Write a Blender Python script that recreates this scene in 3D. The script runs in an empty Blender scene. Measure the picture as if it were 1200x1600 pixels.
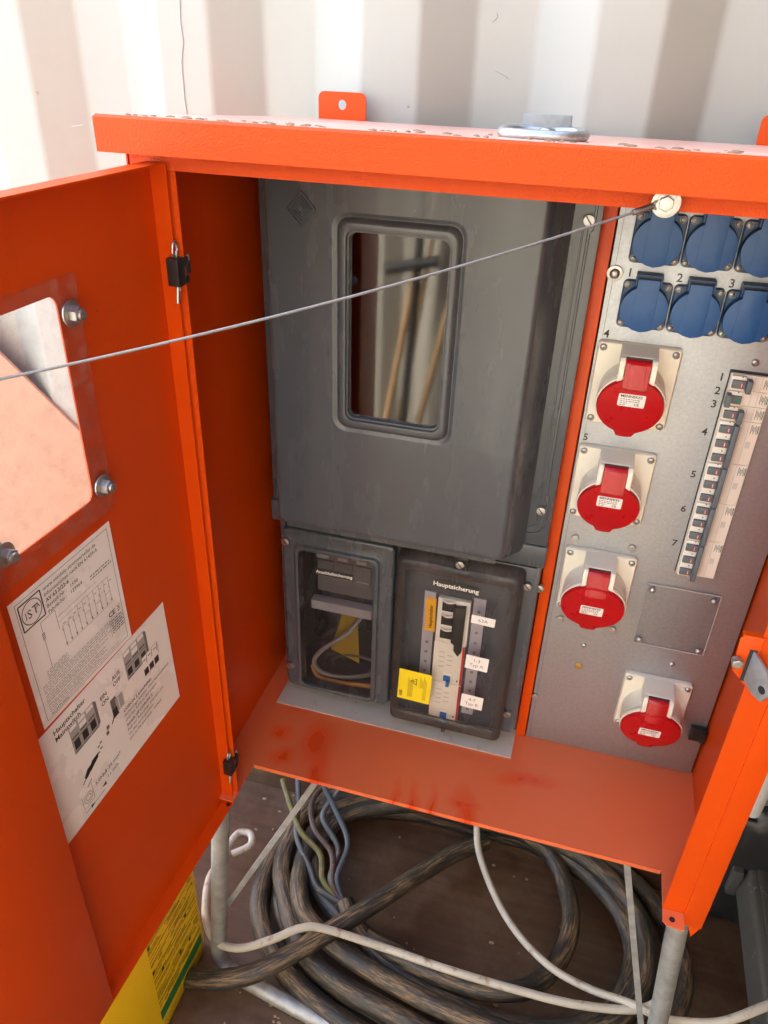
import bpy, bmesh, math, random
from mathutils import Matrix, Vector, Euler
random.seed(7)
R_ = math.radians
H = 1.42            # the phone is held 1.42 m above the plywood floor; part coordinates are measured from it
scene = bpy.context.scene
COL = scene.collection

# ------------------------------------------------------------------ camera
cam_d = bpy.data.cameras.new('camera'); cam = bpy.data.objects.new('camera', cam_d); COL.objects.link(cam)
scene.camera = cam
rx, ry, rz = (0.96070897, 0.27582728, 0.03094482), (0.16928534, -0.49394114, -0.85285674), (-0.21995624, 0.82458563, -0.5212272)
cam.matrix_world = Matrix(((rx[0], -ry[0], -rz[0], 0), (rx[1], -ry[1], -rz[1], 0), (rx[2], -ry[2], -rz[2], H), (0, 0, 0, 1)))
cam_d.sensor_fit = 'HORIZONTAL'; cam_d.sensor_width = 36; cam_d.lens = 36 * 1211.04 / 1200
cam_d.clip_start = 0.02; cam_d.clip_end = 300

# ------------------------------------------------------------------ light
SUN_EL, SUN_AZ = 30, -130         # azimuth measured from straight behind the viewer, negative to the left; it comes in through the open container end
w = bpy.data.worlds.new('World'); scene.world = w; w.use_nodes = True
nt = w.node_tree; bg = nt.nodes['Background']; sky = nt.nodes.new('ShaderNodeTexSky')
sky.sky_type = 'NISHITA'; sky.sun_disc = False; sky.sun_elevation = R_(SUN_EL); sky.air_density = 1.0; sky.dust_density = 3.0; sky.ozone_density = 1.0
sun_dir = Vector((math.sin(R_(SUN_AZ)) * math.cos(R_(SUN_EL)), -math.cos(R_(SUN_AZ)) * math.cos(R_(SUN_EL)), math.sin(R_(SUN_EL))))
sky.sun_rotation = math.atan2(sun_dir.x, sun_dir.y)
nt.links.new(sky.outputs[0], bg.inputs[0]); bg.inputs[1].default_value = 0.15
sd = bpy.data.lights.new('sun', 'SUN'); sun = bpy.data.objects.new('sun', sd); COL.objects.link(sun)
sd.energy = 1.4; sd.angle = R_(20); sd.color = (1, .985, .965)
sun.rotation_euler = sun_dir.to_track_quat('Z', 'Y').to_euler(); sun.location = (-3, -3, 5)
vs = scene.view_settings; scene.display_settings.display_device = 'sRGB'
vs.view_transform = 'Standard'; vs.look = 'None'; vs.gamma = 1; vs.exposure = 3.5
scene.cycles.max_bounces = 10; scene.cycles.diffuse_bounces = 5; scene.cycles.glossy_bounces = 5
scene.cycles.transparent_max_bounces = 12; scene.cycles.use_denoising = True; scene.cycles.caustics_reflective = False
scene.cycles.sample_clamp_indirect = 6

# ------------------------------------------------------------------ materials
def mat(name, col, rough=.5, metal=0, noise=None, bump=None, spec=.5, coat=0, rnoise=None, dirt=None, stretch=None):
    """noise=(scale, amount, colour)  bump=(scale, strength, dist)  rnoise=(scale, amount)  dirt=(scale, lo, hi, colour, rough)"""
    m = bpy.data.materials.new(name); m.use_nodes = True; n = m.node_tree.nodes; L = m.node_tree.links
    p = n['Principled BSDF']; p.inputs['Base Color'].default_value = (*col, 1); p.inputs['Roughness'].default_value = rough
    p.inputs['Metallic'].default_value = metal; p.inputs['Specular IOR Level'].default_value = spec; p.inputs['Coat Weight'].default_value = coat
    tc = n.new('ShaderNodeTexCoord'); out = None
    def tex(scale, detail=4, rough_=.6):
        t = n.new('ShaderNodeTexNoise'); t.inputs['Scale'].default_value = scale; t.inputs['Detail'].default_value = detail; t.inputs['Roughness'].default_value = rough_
        if stretch:
            mp = n.new('ShaderNodeMapping'); mp.inputs['Scale'].default_value = stretch; L.new(tc.outputs['Object'], mp.inputs[0]); L.new(mp.outputs[0], t.inputs['Vector'])
        else: L.new(tc.outputs['Object'], t.inputs['Vector'])
        return t
    def ramp(src, lo, hi):
        r = n.new('ShaderNodeMapRange'); r.inputs[1].default_value = lo; r.inputs[2].default_value = hi; r.clamp = True
        L.new(src, r.inputs[0]); return r.outputs[0]
    cur = None
    def mix(fac, c2):
        nonlocal cur
        x = n.new('ShaderNodeMix'); x.data_type = 'RGBA'
        if cur is None: x.inputs[6].default_value = (*col, 1)
        else: L.new(cur, x.inputs[6])
        x.inputs[7].default_value = (*c2, 1); L.new(fac, x.inputs[0]); cur = x.outputs[2]
    if noise:
        t = tex(noise[0]); r = ramp(t.outputs[0], .35, .7); k = n.new('ShaderNodeMath'); k.operation = 'MULTIPLY'; k.inputs[1].default_value = noise[1]
        L.new(r, k.inputs[0]); mix(k.outputs[0], noise[2])
    df = None
    if dirt:
        t = tex(dirt[0], 8, .65); df = ramp(t.outputs[0], dirt[1], dirt[2]); mix(df, dirt[3])
    if cur is not None: L.new(cur, p.inputs['Base Color'])
    if rnoise:
        t = tex(rnoise[0], 5); a = n.new('ShaderNodeMath'); a.operation = 'MULTIPLY_ADD'; a.inputs[1].default_value = rnoise[1]; a.inputs[2].default_value = rough - rnoise[1] / 2
        L.new(t.outputs[0], a.inputs[0]); L.new(a.outputs[0], p.inputs['Roughness'])
    if bump:
        t = tex(bump[0], 3); b = n.new('ShaderNodeBump'); b.inputs['Strength'].default_value = bump[1]; b.inputs['Distance'].default_value = bump[2]
        L.new(t.outputs[0], b.inputs['Height']); L.new(b.outputs[0], p.inputs['Normal'])
    m['p'] = 1
    return m
def glassy(name, tint, gloss, rough=.02, dust=None):
    m = bpy.data.materials.new(name); m.use_nodes = True; n = m.node_tree.nodes; L = m.node_tree.links; n.remove(n['Principled BSDF'])
    o = n['Material Output']; t = n.new('ShaderNodeBsdfTransparent'); t.inputs[0].default_value = (*tint, 1)
    g = n.new('ShaderNodeBsdfGlossy'); g.inputs['Roughness'].default_value = rough; g.inputs[0].default_value = (1, 1, 1, 1)
    fr = n.new('ShaderNodeLayerWeight'); fr.inputs[0].default_value = gloss
    mx = n.new('ShaderNodeMixShader'); L.new(fr.outputs[0], mx.inputs[0]); L.new(t.outputs[0], mx.inputs[1]); L.new(g.outputs[0], mx.inputs[2]); res = mx
    if dust:
        tc = n.new('ShaderNodeTexCoord'); tx = n.new('ShaderNodeTexNoise'); tx.inputs['Scale'].default_value = dust[0]; tx.inputs['Detail'].default_value = 9; tx.inputs['Roughness'].default_value = .7
        L.new(tc.outputs['Object'], tx.inputs[0]); r = n.new('ShaderNodeMapRange'); r.inputs[1].default_value = .47; r.inputs[2].default_value = .85; r.inputs[3].default_value = dust[1]; r.inputs[4].default_value = dust[2]
        L.new(tx.outputs[0], r.inputs[0]); d = n.new('ShaderNodeBsdfDiffuse'); d.inputs[0].default_value = (*dust[3], 1)
        m2 = n.new('ShaderNodeMixShader'); L.new(r.outputs[0], m2.inputs[0]); L.new(mx.outputs[0], m2.inputs[1]); L.new(d.outputs[0], m2.inputs[2]); res = m2
    L.new(res.outputs[0], o.inputs[0]); return m

ORANGE = (.65, .064, .0008)
M = {}
M['orange'] = mat('orange paint', ORANGE, .38, spec=.32, noise=(5, .35, (.60, .066, .003)), bump=(500, .08, .001), rnoise=(9, .2), dirt=(150, .685, .73, (.22, .07, .035), .7))
M['orange_grain'] = mat('orange grained powder coat', ORANGE, .46, spec=.25, bump=(650, .6, .0013), noise=(4, .35, (.60, .072, .004)), dirt=(110, .70, .74, (.30, .12, .07), .7))
M['white_wall'] = mat('white container paint', (.43, .415, .352), .42, noise=(3, .3, (.395, .372, .31)), rnoise=(14, .25), bump=(6, .12, .004), dirt=(44, .70, .745, (.20, .155, .115), .7))
M['galv'] = mat('galvanised sheet', (.44, .465, .50), .50, .85, noise=(260, .8, (.36, .38, .41)), rnoise=(120, .2), bump=(220, .10, .0006), dirt=(140, .735, .76, (.80, .76, .72), .7))
M['steel'] = mat('zinc plated steel', (.50, .50, .49), .42, 1, noise=(300, .6, (.36, .36, .35)), rnoise=(200, .25))
M['tube'] = mat('weathered galvanised tube', (.42, .43, .43), .5, .55, noise=(45, .9, (.27, .27, .26)), bump=(180, .2, .001), dirt=(30, .6, .75, (.33, .25, .17), .8))
M['meter'] = mat('dark grey polyester plastic', (.064, .076, .091), .26, coat=.2, noise=(9, .5, (.086, .096, .108)), rnoise=(30, .36), bump=(9, .22, .006), dirt=(150, .72, .80, (.22, .21, .19), .7), stretch=(1, 1, .22))
M['meter_dark'] = mat('black grey box interior', (.05, .05, .052), .5)
M['blue'] = mat('blue socket plastic', (.009, .082, .27), .38, noise=(40, .4, (.013, .10, .31)), rnoise=(60, .2), dirt=(90, .71, .82, (.3, .36, .44), .7))
M['blue_dark'] = mat('dark blue socket flange', (.007, .045, .13), .42)
M['red'] = mat('red socket plastic', (.45, .005, .009), .30, noise=(30, .3, (.37, .006, .009)), rnoise=(40, .2), dirt=(70, .80, .95, (.62, .25, .22), .7))
M['cream'] = mat('cream socket plastic', (.79, .75, .63), .38, rnoise=(40, .2), dirt=(110, .73, .8, (.45, .40, .32), .6))
M['ivory'] = mat('ivory breaker plastic', (.84, .80, .71), .45)
M['white'] = mat('white label', (.84, .83, .80), .45)
M['paper'] = mat('glossy white sticker', (.96, .95, .95), .28, rnoise=(14, .2), bump=(18, .10, .002))
M['ink'] = mat('black print', (.018, .018, .02), .5)
M['ink_grey'] = mat('grey print', (.16, .16, .17), .5)
M['ink_light'] = mat('light grey print', (.42, .42, .42), .5)
M['black'] = mat('black plastic', (.015, .015, .016), .38)
M['charcoal'] = mat('charcoal toggle', (.115, .14, .155), .42)
M['yellow'] = mat('yellow canister plastic', (.95, .68, .006), .38, noise=(10, .4, (.90, .62, .01)), bump=(60, .05, .001), dirt=(26, .66, .8, (.5, .36, .05), .6))
M['yellow_print'] = mat('yellow sticker', (.88, .70, .02), .4)
M['orange_print'] = mat('amber sticker', (.86, .42, .01), .45)
M['olive'] = mat('olive print on yellow', (.34, .235, .012), .5)
M['green'] = mat('green print', (.01, .19, .055), .4)
M['toggle_blue'] = mat('blue toggle', (.02, .16, .50), .35)
M['red_print'] = mat('red print', (.62, .02, .03), .4)
M['lilac'] = mat('pale grey blanking strip', (.40, .39, .44), .5)
def rubber_mat():
    m = mat('muddy black rubber cable', (.020, .020, .0195), .55); n = m.node_tree.nodes; L = m.node_tree.links; p = n['Principled BSDF']
    at = n.new('ShaderNodeAttribute'); at.attribute_name = 'run'
    def nz(sc, det, sx):
        mp = n.new('ShaderNodeMapping'); mp.inputs['Scale'].default_value = sx; L.new(at.outputs['Vector'], mp.inputs[0])
        t = n.new('ShaderNodeTexNoise'); t.inputs['Scale'].default_value = sc; t.inputs['Detail'].default_value = det; t.inputs['Roughness'].default_value = .72; L.new(mp.outputs[0], t.inputs[0]); return t.outputs[0]
    def mr(src, a, b_, c=0, d=1):
        k = n.new('ShaderNodeMapRange'); k.inputs[1].default_value = a; k.inputs[2].default_value = b_; k.inputs[3].default_value = c; k.inputs[4].default_value = d; L.new(src, k.inputs[0]); return k.outputs[0]
    def mul(a, b_):
        k = n.new('ShaderNodeMath'); k.operation = 'MULTIPLY'; L.new(a, k.inputs[0]); L.new(b_, k.inputs[1]); return k.outputs[0]
    g = n.new('ShaderNodeNewGeometry'); sp = n.new('ShaderNodeSeparateXYZ'); L.new(g.outputs['Normal'], sp.inputs[0]); top = mr(sp.outputs['Z'], -.3, .9, .25, 1)   # settled dust lies on top
    fine = nz(1, 10, (30, 5, 5)); big = nz(1, 4, (7, .8, .8))
    mud = mul(mul(mr(fine, .455, .60), mr(big, .42, .56)), top); dust = mul(mr(fine, .30, .75, .1, .75), top)
    x = n.new('ShaderNodeMix'); x.data_type = 'RGBA'; x.inputs[6].default_value = (.012, .012, .012, 1); x.inputs[7].default_value = (.050, .042, .032, 1); L.new(dust, x.inputs[0])
    y = n.new('ShaderNodeMix'); y.data_type = 'RGBA'; y.inputs[7].default_value = (.25, .155, .072, 1); L.new(mud, y.inputs[0]); L.new(x.outputs[2], y.inputs[6]); L.new(y.outputs[2], p.inputs['Base Color'])
    L.new(mr(mud, 0, 1, .45, .9), p.inputs['Roughness'])
    b = n.new('ShaderNodeBump'); b.inputs['Strength'].default_value = .5; b.inputs['Distance'].default_value = .002; L.new(fine, b.inputs['Height']); L.new(b.outputs[0], p.inputs['Normal'])
    return m
M['rubber'] = rubber_mat()
M['white_cable'] = mat('off white cable sheath', (.46, .42, .345), .5, noise=(12, .6, (.33, .275, .20)), dirt=(48, .56, .70, (.20, .12, .06), .8), bump=(120, .1, .001))
M['grey_core'] = mat('grey core insulation', (.055, .055, .055), .45, dirt=(60, .58, .75, (.22, .15, .09), .8))
M['blue_core'] = mat('blue grey core insulation', (.032, .039, .047), .45, dirt=(60, .6, .75, (.22, .15, .09), .8))
M['brown_core'] = mat('brown core insulation', (.045, .022, .013), .5, dirt=(60, .58, .75, (.24, .16, .09), .8))
M['yg_core'] = mat('green yellow core insulation', (.13, .10, .012), .5, noise=(60, .8, (.03, .04, .014)), dirt=(50, .52, .7, (.2, .13, .07), .8))
M['orange_core'] = mat('orange wire', (.55, .26, .06), .45)
M['pale_core'] = mat('pale grey wire', (.26, .25, .24), .45)
M['wood'] = mat('broom handle wood', (.55, .36, .17), .55, noise=(20, .5, (.42, .25, .11)))
M['board'] = mat('pale peach board', (.50, .27, .17), .6, noise=(4, .25, (.52, .31, .215)))
M['crate'] = mat('scuffed black plastic', (.050, .048, .043), .5, noise=(30, .6, (.075, .072, .064)), bump=(120, .15, .001), dirt=(50, .62, .78, (.27, .25, .21), .8))
M['dirt'] = mat('dry dirt crumbs', (.30, .21, .13), .9)
M['pipe'] = mat('pale grey pipe', (.55, .57, .58), .4)
M['plate'] = mat('dull zinc bottom plate', (.60, .575, .53), .45, .15, dirt=(40, .6, .75, (.42, .36, .28), .7))
M['bracket'] = mat('grey galvanised bracket', (.30, .31, .315), .5, .35, noise=(120, .7, (.20, .21, .215)))
M['rope'] = mat('steel rope', (.30, .29, .28), .5, .4, noise=(900, .8, (.16, .155, .15)))
M['brass'] = mat('brass rivet', (.60, .42, .12), .35, .9)
M['window'] = glassy('reflective meter window', (.16, .15, .17), .43, .045)
M['acrylic'] = glassy('dusty clear acrylic', (.975, .97, .965), .05, .03, (70, .02, .24, (.72, .60, .52)))
M['smoke'] = glassy('smoked clear plastic', (.87, .85, .855), .13, .04, (240, .01, .08, (.5, .46, .42)))
M['smoke_rim'] = glassy('thick smoked plastic rim', (.52, .48, .48), .24, .10, (60, .16, .26, (.20, .175, .17)))
M['clear'] = glassy('thin clear plate', (.96, .96, .96), .05, .06)

M['roof_glare'] = mat('roof paint with painted glare and dirt', (.86, .50, .40), .30, spec=.6, noise=(30, .8, (.80, .30, .17)), bump=(420, .25, .001), dirt=(80, .71, .78, (.40, .25, .18), .8), stretch=(.5, 1, 1))  # pale pink paints in the wall's grazing glare; the darker specks are dirt
def floor_mat():
    m = mat('brown container plywood', (.085, .045, .026), .42, rnoise=(10, .3), bump=(60, .2, .001)); n = m.node_tree.nodes; L = m.node_tree.links; p = n['Principled BSDF']
    tc = n['Texture Coordinate']; mp = n.new('ShaderNodeMapping'); mp.inputs['Scale'].default_value = (2, 34, 2); L.new(tc.outputs['Object'], mp.inputs[0])
    t = n.new('ShaderNodeTexNoise'); t.inputs['Scale'].default_value = 2; t.inputs['Detail'].default_value = 6; L.new(mp.outputs[0], t.inputs[0])
    r = n.new('ShaderNodeValToRGB'); r.color_ramp.elements[0].position = .32; r.color_ramp.elements[0].color = (.062, .030, .016, 1); r.color_ramp.elements[1].position = .72; r.color_ramp.elements[1].color = (.105, .052, .027, 1)
    L.new(t.outputs[0], r.inputs[0])
    d = n.new('ShaderNodeTexNoise'); d.inputs['Scale'].default_value = 9; d.inputs['Detail'].default_value = 8; d.inputs['Roughness'].default_value = .7; L.new(tc.outputs['Object'], d.inputs[0])
    k = n.new('ShaderNodeMapRange'); k.inputs[1].default_value = .45; k.inputs[2].default_value = .8; k.inputs[4].default_value = .62; L.new(d.outputs[0], k.inputs[0])
    x = n.new('ShaderNodeMix'); x.data_type = 'RGBA'; x.inputs[7].default_value = (.21, .145, .09, 1); L.new(k.outputs[0], x.inputs[0]); L.new(r.outputs[0], x.inputs[6]); L.new(x.outputs[2], p.inputs['Base Color'])
    return m
M['floor'] = floor_mat()
M['ground'] = mat('dry gravel yard', (.34, .335, .33), .9, noise=(3, .5, (.27, .265, .26)))

def tray_mat():
    """orange paint under a film of pale dust, wiped off in smears and finger marks (ellipses in the tray's own metres)"""
    m = mat('dusty orange tray paint', ORANGE, .30); n = m.node_tree.nodes; L = m.node_tree.links; p = n['Principled BSDF']
    tc = n['Texture Coordinate']; nz = n.new('ShaderNodeTexNoise'); nz.inputs['Scale'].default_value = 22; nz.inputs['Detail'].default_value = 6; L.new(tc.outputs['Object'], nz.inputs[0])
    wob = n.new('ShaderNodeMix'); wob.data_type = 'VECTOR'; wob.inputs[0].default_value = .035
    L.new(tc.outputs['Object'], wob.inputs[4]); L.new(nz.outputs['Color'], wob.inputs[5])
    acc = None
    # (x, y, half length x, half width y, turn)   x, y from the tray's centre
    for (x, y, a, b, turn) in [(-.185, -.115, .014, .05, .25), (-.205, -.05, .02, .035, .1), (-.07, -.135, .005, .035, .15), (-.045, -.13, .005, .035, .15), (-.022, -.128, .005, .042, .12), (.005, -.15, .022, .018, 0), (.03, -.12, .011, .042, .35), (.02, -.095, .016, .008, 0), (-.262, -.05, .014, .012, 0), (-.245, -.09, .012, .012, 0), (-.215, -.14, .035, .012, 0), (.10, -.03, .03, .01, .2), (-.255, .015, .02, .02, 0)]:
        mp = n.new('ShaderNodeMapping'); mp.vector_type = 'TEXTURE'; mp.inputs['Location'].default_value = (x + .017, y + .017, 0); mp.inputs['Rotation'].default_value = (0, 0, turn); mp.inputs['Scale'].default_value = (a * 1.25, b * 1.2, 1000)
        L.new(wob.outputs[1], mp.inputs[0]); ln = n.new('ShaderNodeVectorMath'); ln.operation = 'LENGTH'; L.new(mp.outputs[0], ln.inputs[0])
        r = n.new('ShaderNodeMapRange'); r.inputs[1].default_value = .35; r.inputs[2].default_value = 1.45; r.inputs[3].default_value = .85; r.inputs[4].default_value = 0; L.new(ln.outputs['Value'], r.inputs[0])
        if acc is None: acc = r.outputs[0]
        else:
            mx = n.new('ShaderNodeMath'); mx.operation = 'MAXIMUM'; L.new(acc, mx.inputs[0]); L.new(r.outputs[0], mx.inputs[1]); acc = mx.outputs[0]
    x = n.new('ShaderNodeMix'); x.data_type = 'RGBA'; x.inputs[7].default_value = (.74, .060, .002, 1); x.inputs[6].default_value = (.74, .158, .058, 1)
    L.new(acc, x.inputs[0]); L.new(x.outputs[2], p.inputs['Base Color'])
    rr = n.new('ShaderNodeMapRange'); rr.inputs[3].default_value = .40; rr.inputs[4].default_value = .24; L.new(acc, rr.inputs[0]); L.new(rr.outputs[0], p.inputs['Roughness'])
    return m
M['tray'] = tray_mat()

# ------------------------------------------------------------------ mesh helpers
def rrect(x0, x1, z0, z1, r, seg=5):
    """rounded rectangle as (x, z) points, always the same count for lofting"""
    r = max(1e-5, min(r, abs(x1 - x0) / 2 - 1e-5, abs(z1 - z0) / 2 - 1e-5)); pts = []
    for cx, cz, a0 in ((x1 - r, z1 - r, 0), (x0 + r, z1 - r, 90), (x0 + r, z0 + r, 180), (x1 - r, z0 + r, 270)):
        for i in range(seg + 1):
            a = R_(a0 + 90 * i / seg); pts.append((cx + r * math.cos(a), cz + r * math.sin(a)))
    return pts
def smooth_path(pts, n=8):
    P = [Vector(p) for p in pts]; out = []
    for i in range(len(P) - 1):
        p0, p1, p2, p3 = P[max(i - 1, 0)], P[i], P[i + 1], P[min(i + 2, len(P) - 1)]
        for k in range(n):
            t = k / n; out.append(.5 * ((2 * p1) + (p2 - p0) * t + (2 * p0 - 5 * p1 + 4 * p2 - p3) * t * t + (3 * p1 - p0 - 3 * p2 + p3) * t ** 3))
    out.append(P[-1]); return out
TXT = {}
def text_mesh(s, bold=False):
    k = (s, bold)
    if k not in TXT:
        c = bpy.data.curves.new('t', 'FONT'); c.body = s; c.size = 1; c.resolution_u = 2; c.offset = .018 if bold else 0
        o = bpy.data.objects.new('t', c); COL.objects.link(o); dg = bpy.context.evaluated_depsgraph_get()
        me = bpy.data.meshes.new_from_object(o.evaluated_get(dg)); bpy.data.objects.remove(o); bpy.data.curves.remove(c); TXT[k] = me
    return TXT[k]
class B:
    def __init__(s, M0=None): s.bm = bmesh.new(); s.M0 = M0
    def _add(s, b, m=0, X=None):
        if X is not None: b.transform(X)
        if s.M0 is not None: b.transform(s.M0)
        for f in b.faces: f.material_index = m; f.smooth = True
        me = bpy.data.meshes.new('tmp'); b.to_mesh(me); b.free(); s.bm.from_mesh(me); bpy.data.meshes.remove(me); return s
    def box(s, x0, x1, y0, y1, z0, z1, bev=0, m=0, X=None, seg=2):
        b = bmesh.new(); bmesh.ops.create_cube(b, size=1, matrix=Matrix.Translation(((x0 + x1) / 2, (y0 + y1) / 2, (z0 + z1) / 2)) @ Matrix.Diagonal((abs(x1 - x0), abs(y1 - y0), abs(z1 - z0), 1)))
        if bev: bmesh.ops.bevel(b, geom=b.edges[:], offset=bev, segments=seg, profile=.6, affect='EDGES', clamp_overlap=True)
        return s._add(b, m, X)
    def cyl(s, p0, p1, r0, r1=None, seg=20, m=0, bev=0, X=None):
        p0, p1 = Vector(p0), Vector(p1); d = p1 - p0; b = bmesh.new()
        bmesh.ops.create_cone(b, cap_ends=True, segments=seg, radius1=r0, radius2=r0 if r1 is None else r1, depth=d.length)
        if bev:
            e = [e for e in b.edges if len(e.link_faces) == 2 and any(len(f.verts) > 4 for f in e.link_faces)]
            bmesh.ops.bevel(b, geom=e, offset=bev, segments=2, profile=.6, affect='EDGES', clamp_overlap=True)
        T = Matrix.Translation((p0 + p1) / 2) @ d.to_track_quat('Z', 'Y').to_matrix().to_4x4()
        b.transform(T); return s._add(b, m, X)
    def ball(s, c, r, m=0, sc=(1, 1, 1), X=None, u=14, v=8):
        b = bmesh.new(); bmesh.ops.create_uvsphere(b, u_segments=u, v_segments=v, radius=r, matrix=Matrix.Translation(c) @ Matrix.Diagonal((*sc, 1))); return s._add(b, m, X)
    def loft(s, loops, m=0, cap0=False, cap1=False, close=False, X=None):
        """loops: lists of 3-D points, all the same length, joined one to the next"""
        b = bmesh.new(); V = [[b.verts.new(p) for p in L] for L in loops]; n = len(V[0])
        pairs = list(zip(V, V[1:])) + ([(V[-1], V[0])] if close else [])
        for A, C in pairs:
            for i in range(n):
                j = (i + 1) % n
                try: b.faces.new((A[i], A[j], C[j], C[i]))
                except ValueError: pass
        if cap0: b.faces.new(V[0][::-1])
        if cap1: b.faces.new(V[-1])
        bmesh.ops.recalc_face_normals(b, faces=b.faces[:]); return s._add(b, m, X)
    def tube(s, pts, r, seg=10, m=0, closed=False, caps=True, X=None):
        P = [Vector(p) for p in pts]; n = len(P); loops = []; up = Vector((0, 0, 1)); prev = None
        for i, p in enumerate(P):
            a, c = (P[(i - 1) % n], P[(i + 1) % n]) if closed else (P[max(i - 1, 0)], P[min(i + 1, n - 1)])
            t = (c - a).normalized()
            if prev is None:
                q = up if abs(t.dot(up)) < .9 else Vector((1, 0, 0)); u = (q - t * q.dot(t)).normalized()
            else: u = (prev - t * prev.dot(t)).normalized()
            prev = u; v = t.cross(u); rr = r[i] if isinstance(r, (list, tuple)) else r
            loops.append([p + (u * math.cos(2 * math.pi * k / seg) + v * math.sin(2 * math.pi * k / seg)) * rr for k in range(seg)])
        return s.loft(loops, m, caps and not closed, caps and not closed, closed, X)
    def prism(s, pts, axis, a, c, m=0, X=None, bev=0):
        """2-D outline swept along an axis: 'x' (y,z), 'y' (x,z), 'z' (x,y)"""
        f = {'x': lambda p, t: (t, p[0], p[1]), 'y': lambda p, t: (p[0], t, p[1]), 'z': lambda p, t: (p[0], p[1], t)}[axis]
        b = bmesh.new(); V0 = [b.verts.new(f(p, a)) for p in pts]; V1 = [b.verts.new(f(p, c)) for p in pts]; n = len(pts)
        b.faces.new(V0); b.faces.new(V1[::-1])
        for i in range(n): b.faces.new((V0[i], V1[i], V1[(i + 1) % n], V0[(i + 1) % n]))
        bmesh.ops.recalc_face_normals(b, faces=b.faces[:])
        if bev: bmesh.ops.bevel(b, geom=b.edges[:], offset=bev, segments=2, profile=.6, affect='EDGES', clamp_overlap=True)
        return s._add(b, m, X)
    def quad(s, pts, m=0, X=None):
        b = bmesh.new(); b.faces.new([b.verts.new(p) for p in pts]); return s._add(b, m, X)
    def text(s, t, size, org, right, up, m=0, align='l', bold=False, sx=1):
        me = text_mesh(t, bold); b = bmesh.new(); b.from_mesh(me)
        xs = [v.co.x for v in b.verts] or [0]; w_ = max(xs) - min(xs); dx = {'l': -min(xs), 'c': -min(xs) - w_ / 2, 'r': -max(xs)}[align]
        rgt, upv = Vector(right).normalized(), Vector(up).normalized(); nrm = rgt.cross(upv)
        X = Matrix.Translation(org) @ Matrix(((rgt.x, upv.x, nrm.x, 0), (rgt.y, upv.y, nrm.y, 0), (rgt.z, upv.z, nrm.z, 0), (0, 0, 0, 1))) @ Matrix.Diagonal((size * sx, size, 1, 1)) @ Matrix.Translation((dx, 0, 0))
        return s._add(b, m, X)
WL = {}
def link(o, parent, loc):
    COL.objects.link(o); WL[o.name] = Vector(loc)
    if parent is not None: o.parent = parent; o.location = Vector(loc) - WL[parent.name]
    else: o.location = loc
    return o
def done(b, name, mats, parent=None, base=False, sharp=35):
    bm = b.bm; cs = [v.co for v in bm.verts]
    lo = Vector([min(c[i] for c in cs) for i in range(3)]); hi = Vector([max(c[i] for c in cs) for i in range(3)]); c = (lo + hi) / 2
    if base: c.z = lo.z
    bmesh.ops.translate(bm, vec=-c, verts=bm.verts[:]); me = bpy.data.meshes.new(name); bm.to_mesh(me); bm.free()
    for k in (mats if isinstance(mats, (list, tuple)) else [mats]): me.materials.append(M[k])
    me.set_sharp_from_angle(angle=R_(sharp))
    return link(bpy.data.objects.new(name, me), parent, c + Vector((0, 0, H)))
def inst(me, name, p, parent, rot=None, label=None):
    o = bpy.data.objects.new(name, me); link(o, parent, Vector(p) + Vector((0, 0, H)))
    if rot is not None: o.rotation_euler = rot
    return o
def local_mesh(b, name, mats, sharp=35):
    me = bpy.data.meshes.new(name); b.bm.to_mesh(me); b.bm.free()
    for k in (mats if isinstance(mats, (list, tuple)) else [mats]): me.materials.append(M[k])
    me.set_sharp_from_angle(angle=R_(sharp)); return me
def thing(name, label, cat, p, group=None):
    o = bpy.data.objects.new(name, None); link(o, None, (p[0], p[1], p[2] + H)); o.empty_display_size = .05; return tag(o, label, cat, group)
def tag(o, label, cat, group=None):
    o['label'] = label; o['category'] = cat
    if group: o['group'] = group
    return o
def struct(o): o['kind'] = 'structure'; return o
F = -H

# ------------------------------------------------------------------ small hardware, meshes shared between alike pieces
def make_pozi(r, h):
    b = B(); b.cyl((0, 0, 0), (0, -h * .35, 0), r, seg=16); b.ball((0, -h * .3, 0), r * .96, sc=(1, h * .75 / r, 1), u=16, v=8)
    for a in (0, math.pi / 2): b.box(-r * .42, r * .42, -h * 1.06, -h * .7, -r * .12, r * .12, m=1, X=Matrix.Rotation(a + .5, 4, 'Y'))
    return local_mesh(b, 'screw', ['steel', 'ink_grey'])
def make_hex(r, h, washer=None):
    b = B()
    if washer: b.cyl((0, 0, 0), (0, -.0015, 0), washer, seg=24, bev=.0004)
    b.cyl((0, -.001, 0), (0, -h, 0), r, seg=6, bev=r * .1); b.cyl((0, -h, 0), (0, -h - .0006, 0), r * .6, seg=16)
    return local_mesh(b, 'hex_bolt', ['steel'])
def make_slot(r, h, m_='steel'):
    b = B(); b.cyl((0, 0, 0), (0, -h, 0), r, seg=20, bev=r * .15); b.box(-r * .9, r * .9, -h * 1.03, -h * .6, -r * .13, r * .13, m=1, X=Matrix.Rotation(.9, 4, 'Y'))
    return local_mesh(b, 'screw', [m_, 'ink'])
POZI = make_pozi(.0042, .0034); POZI_S = make_pozi(.0034, .0028); HEX = make_hex(.0062, .0062, .0098); SLOT = make_slot(.0056, .006); HEXN = make_hex(.0052, .0045)

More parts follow.
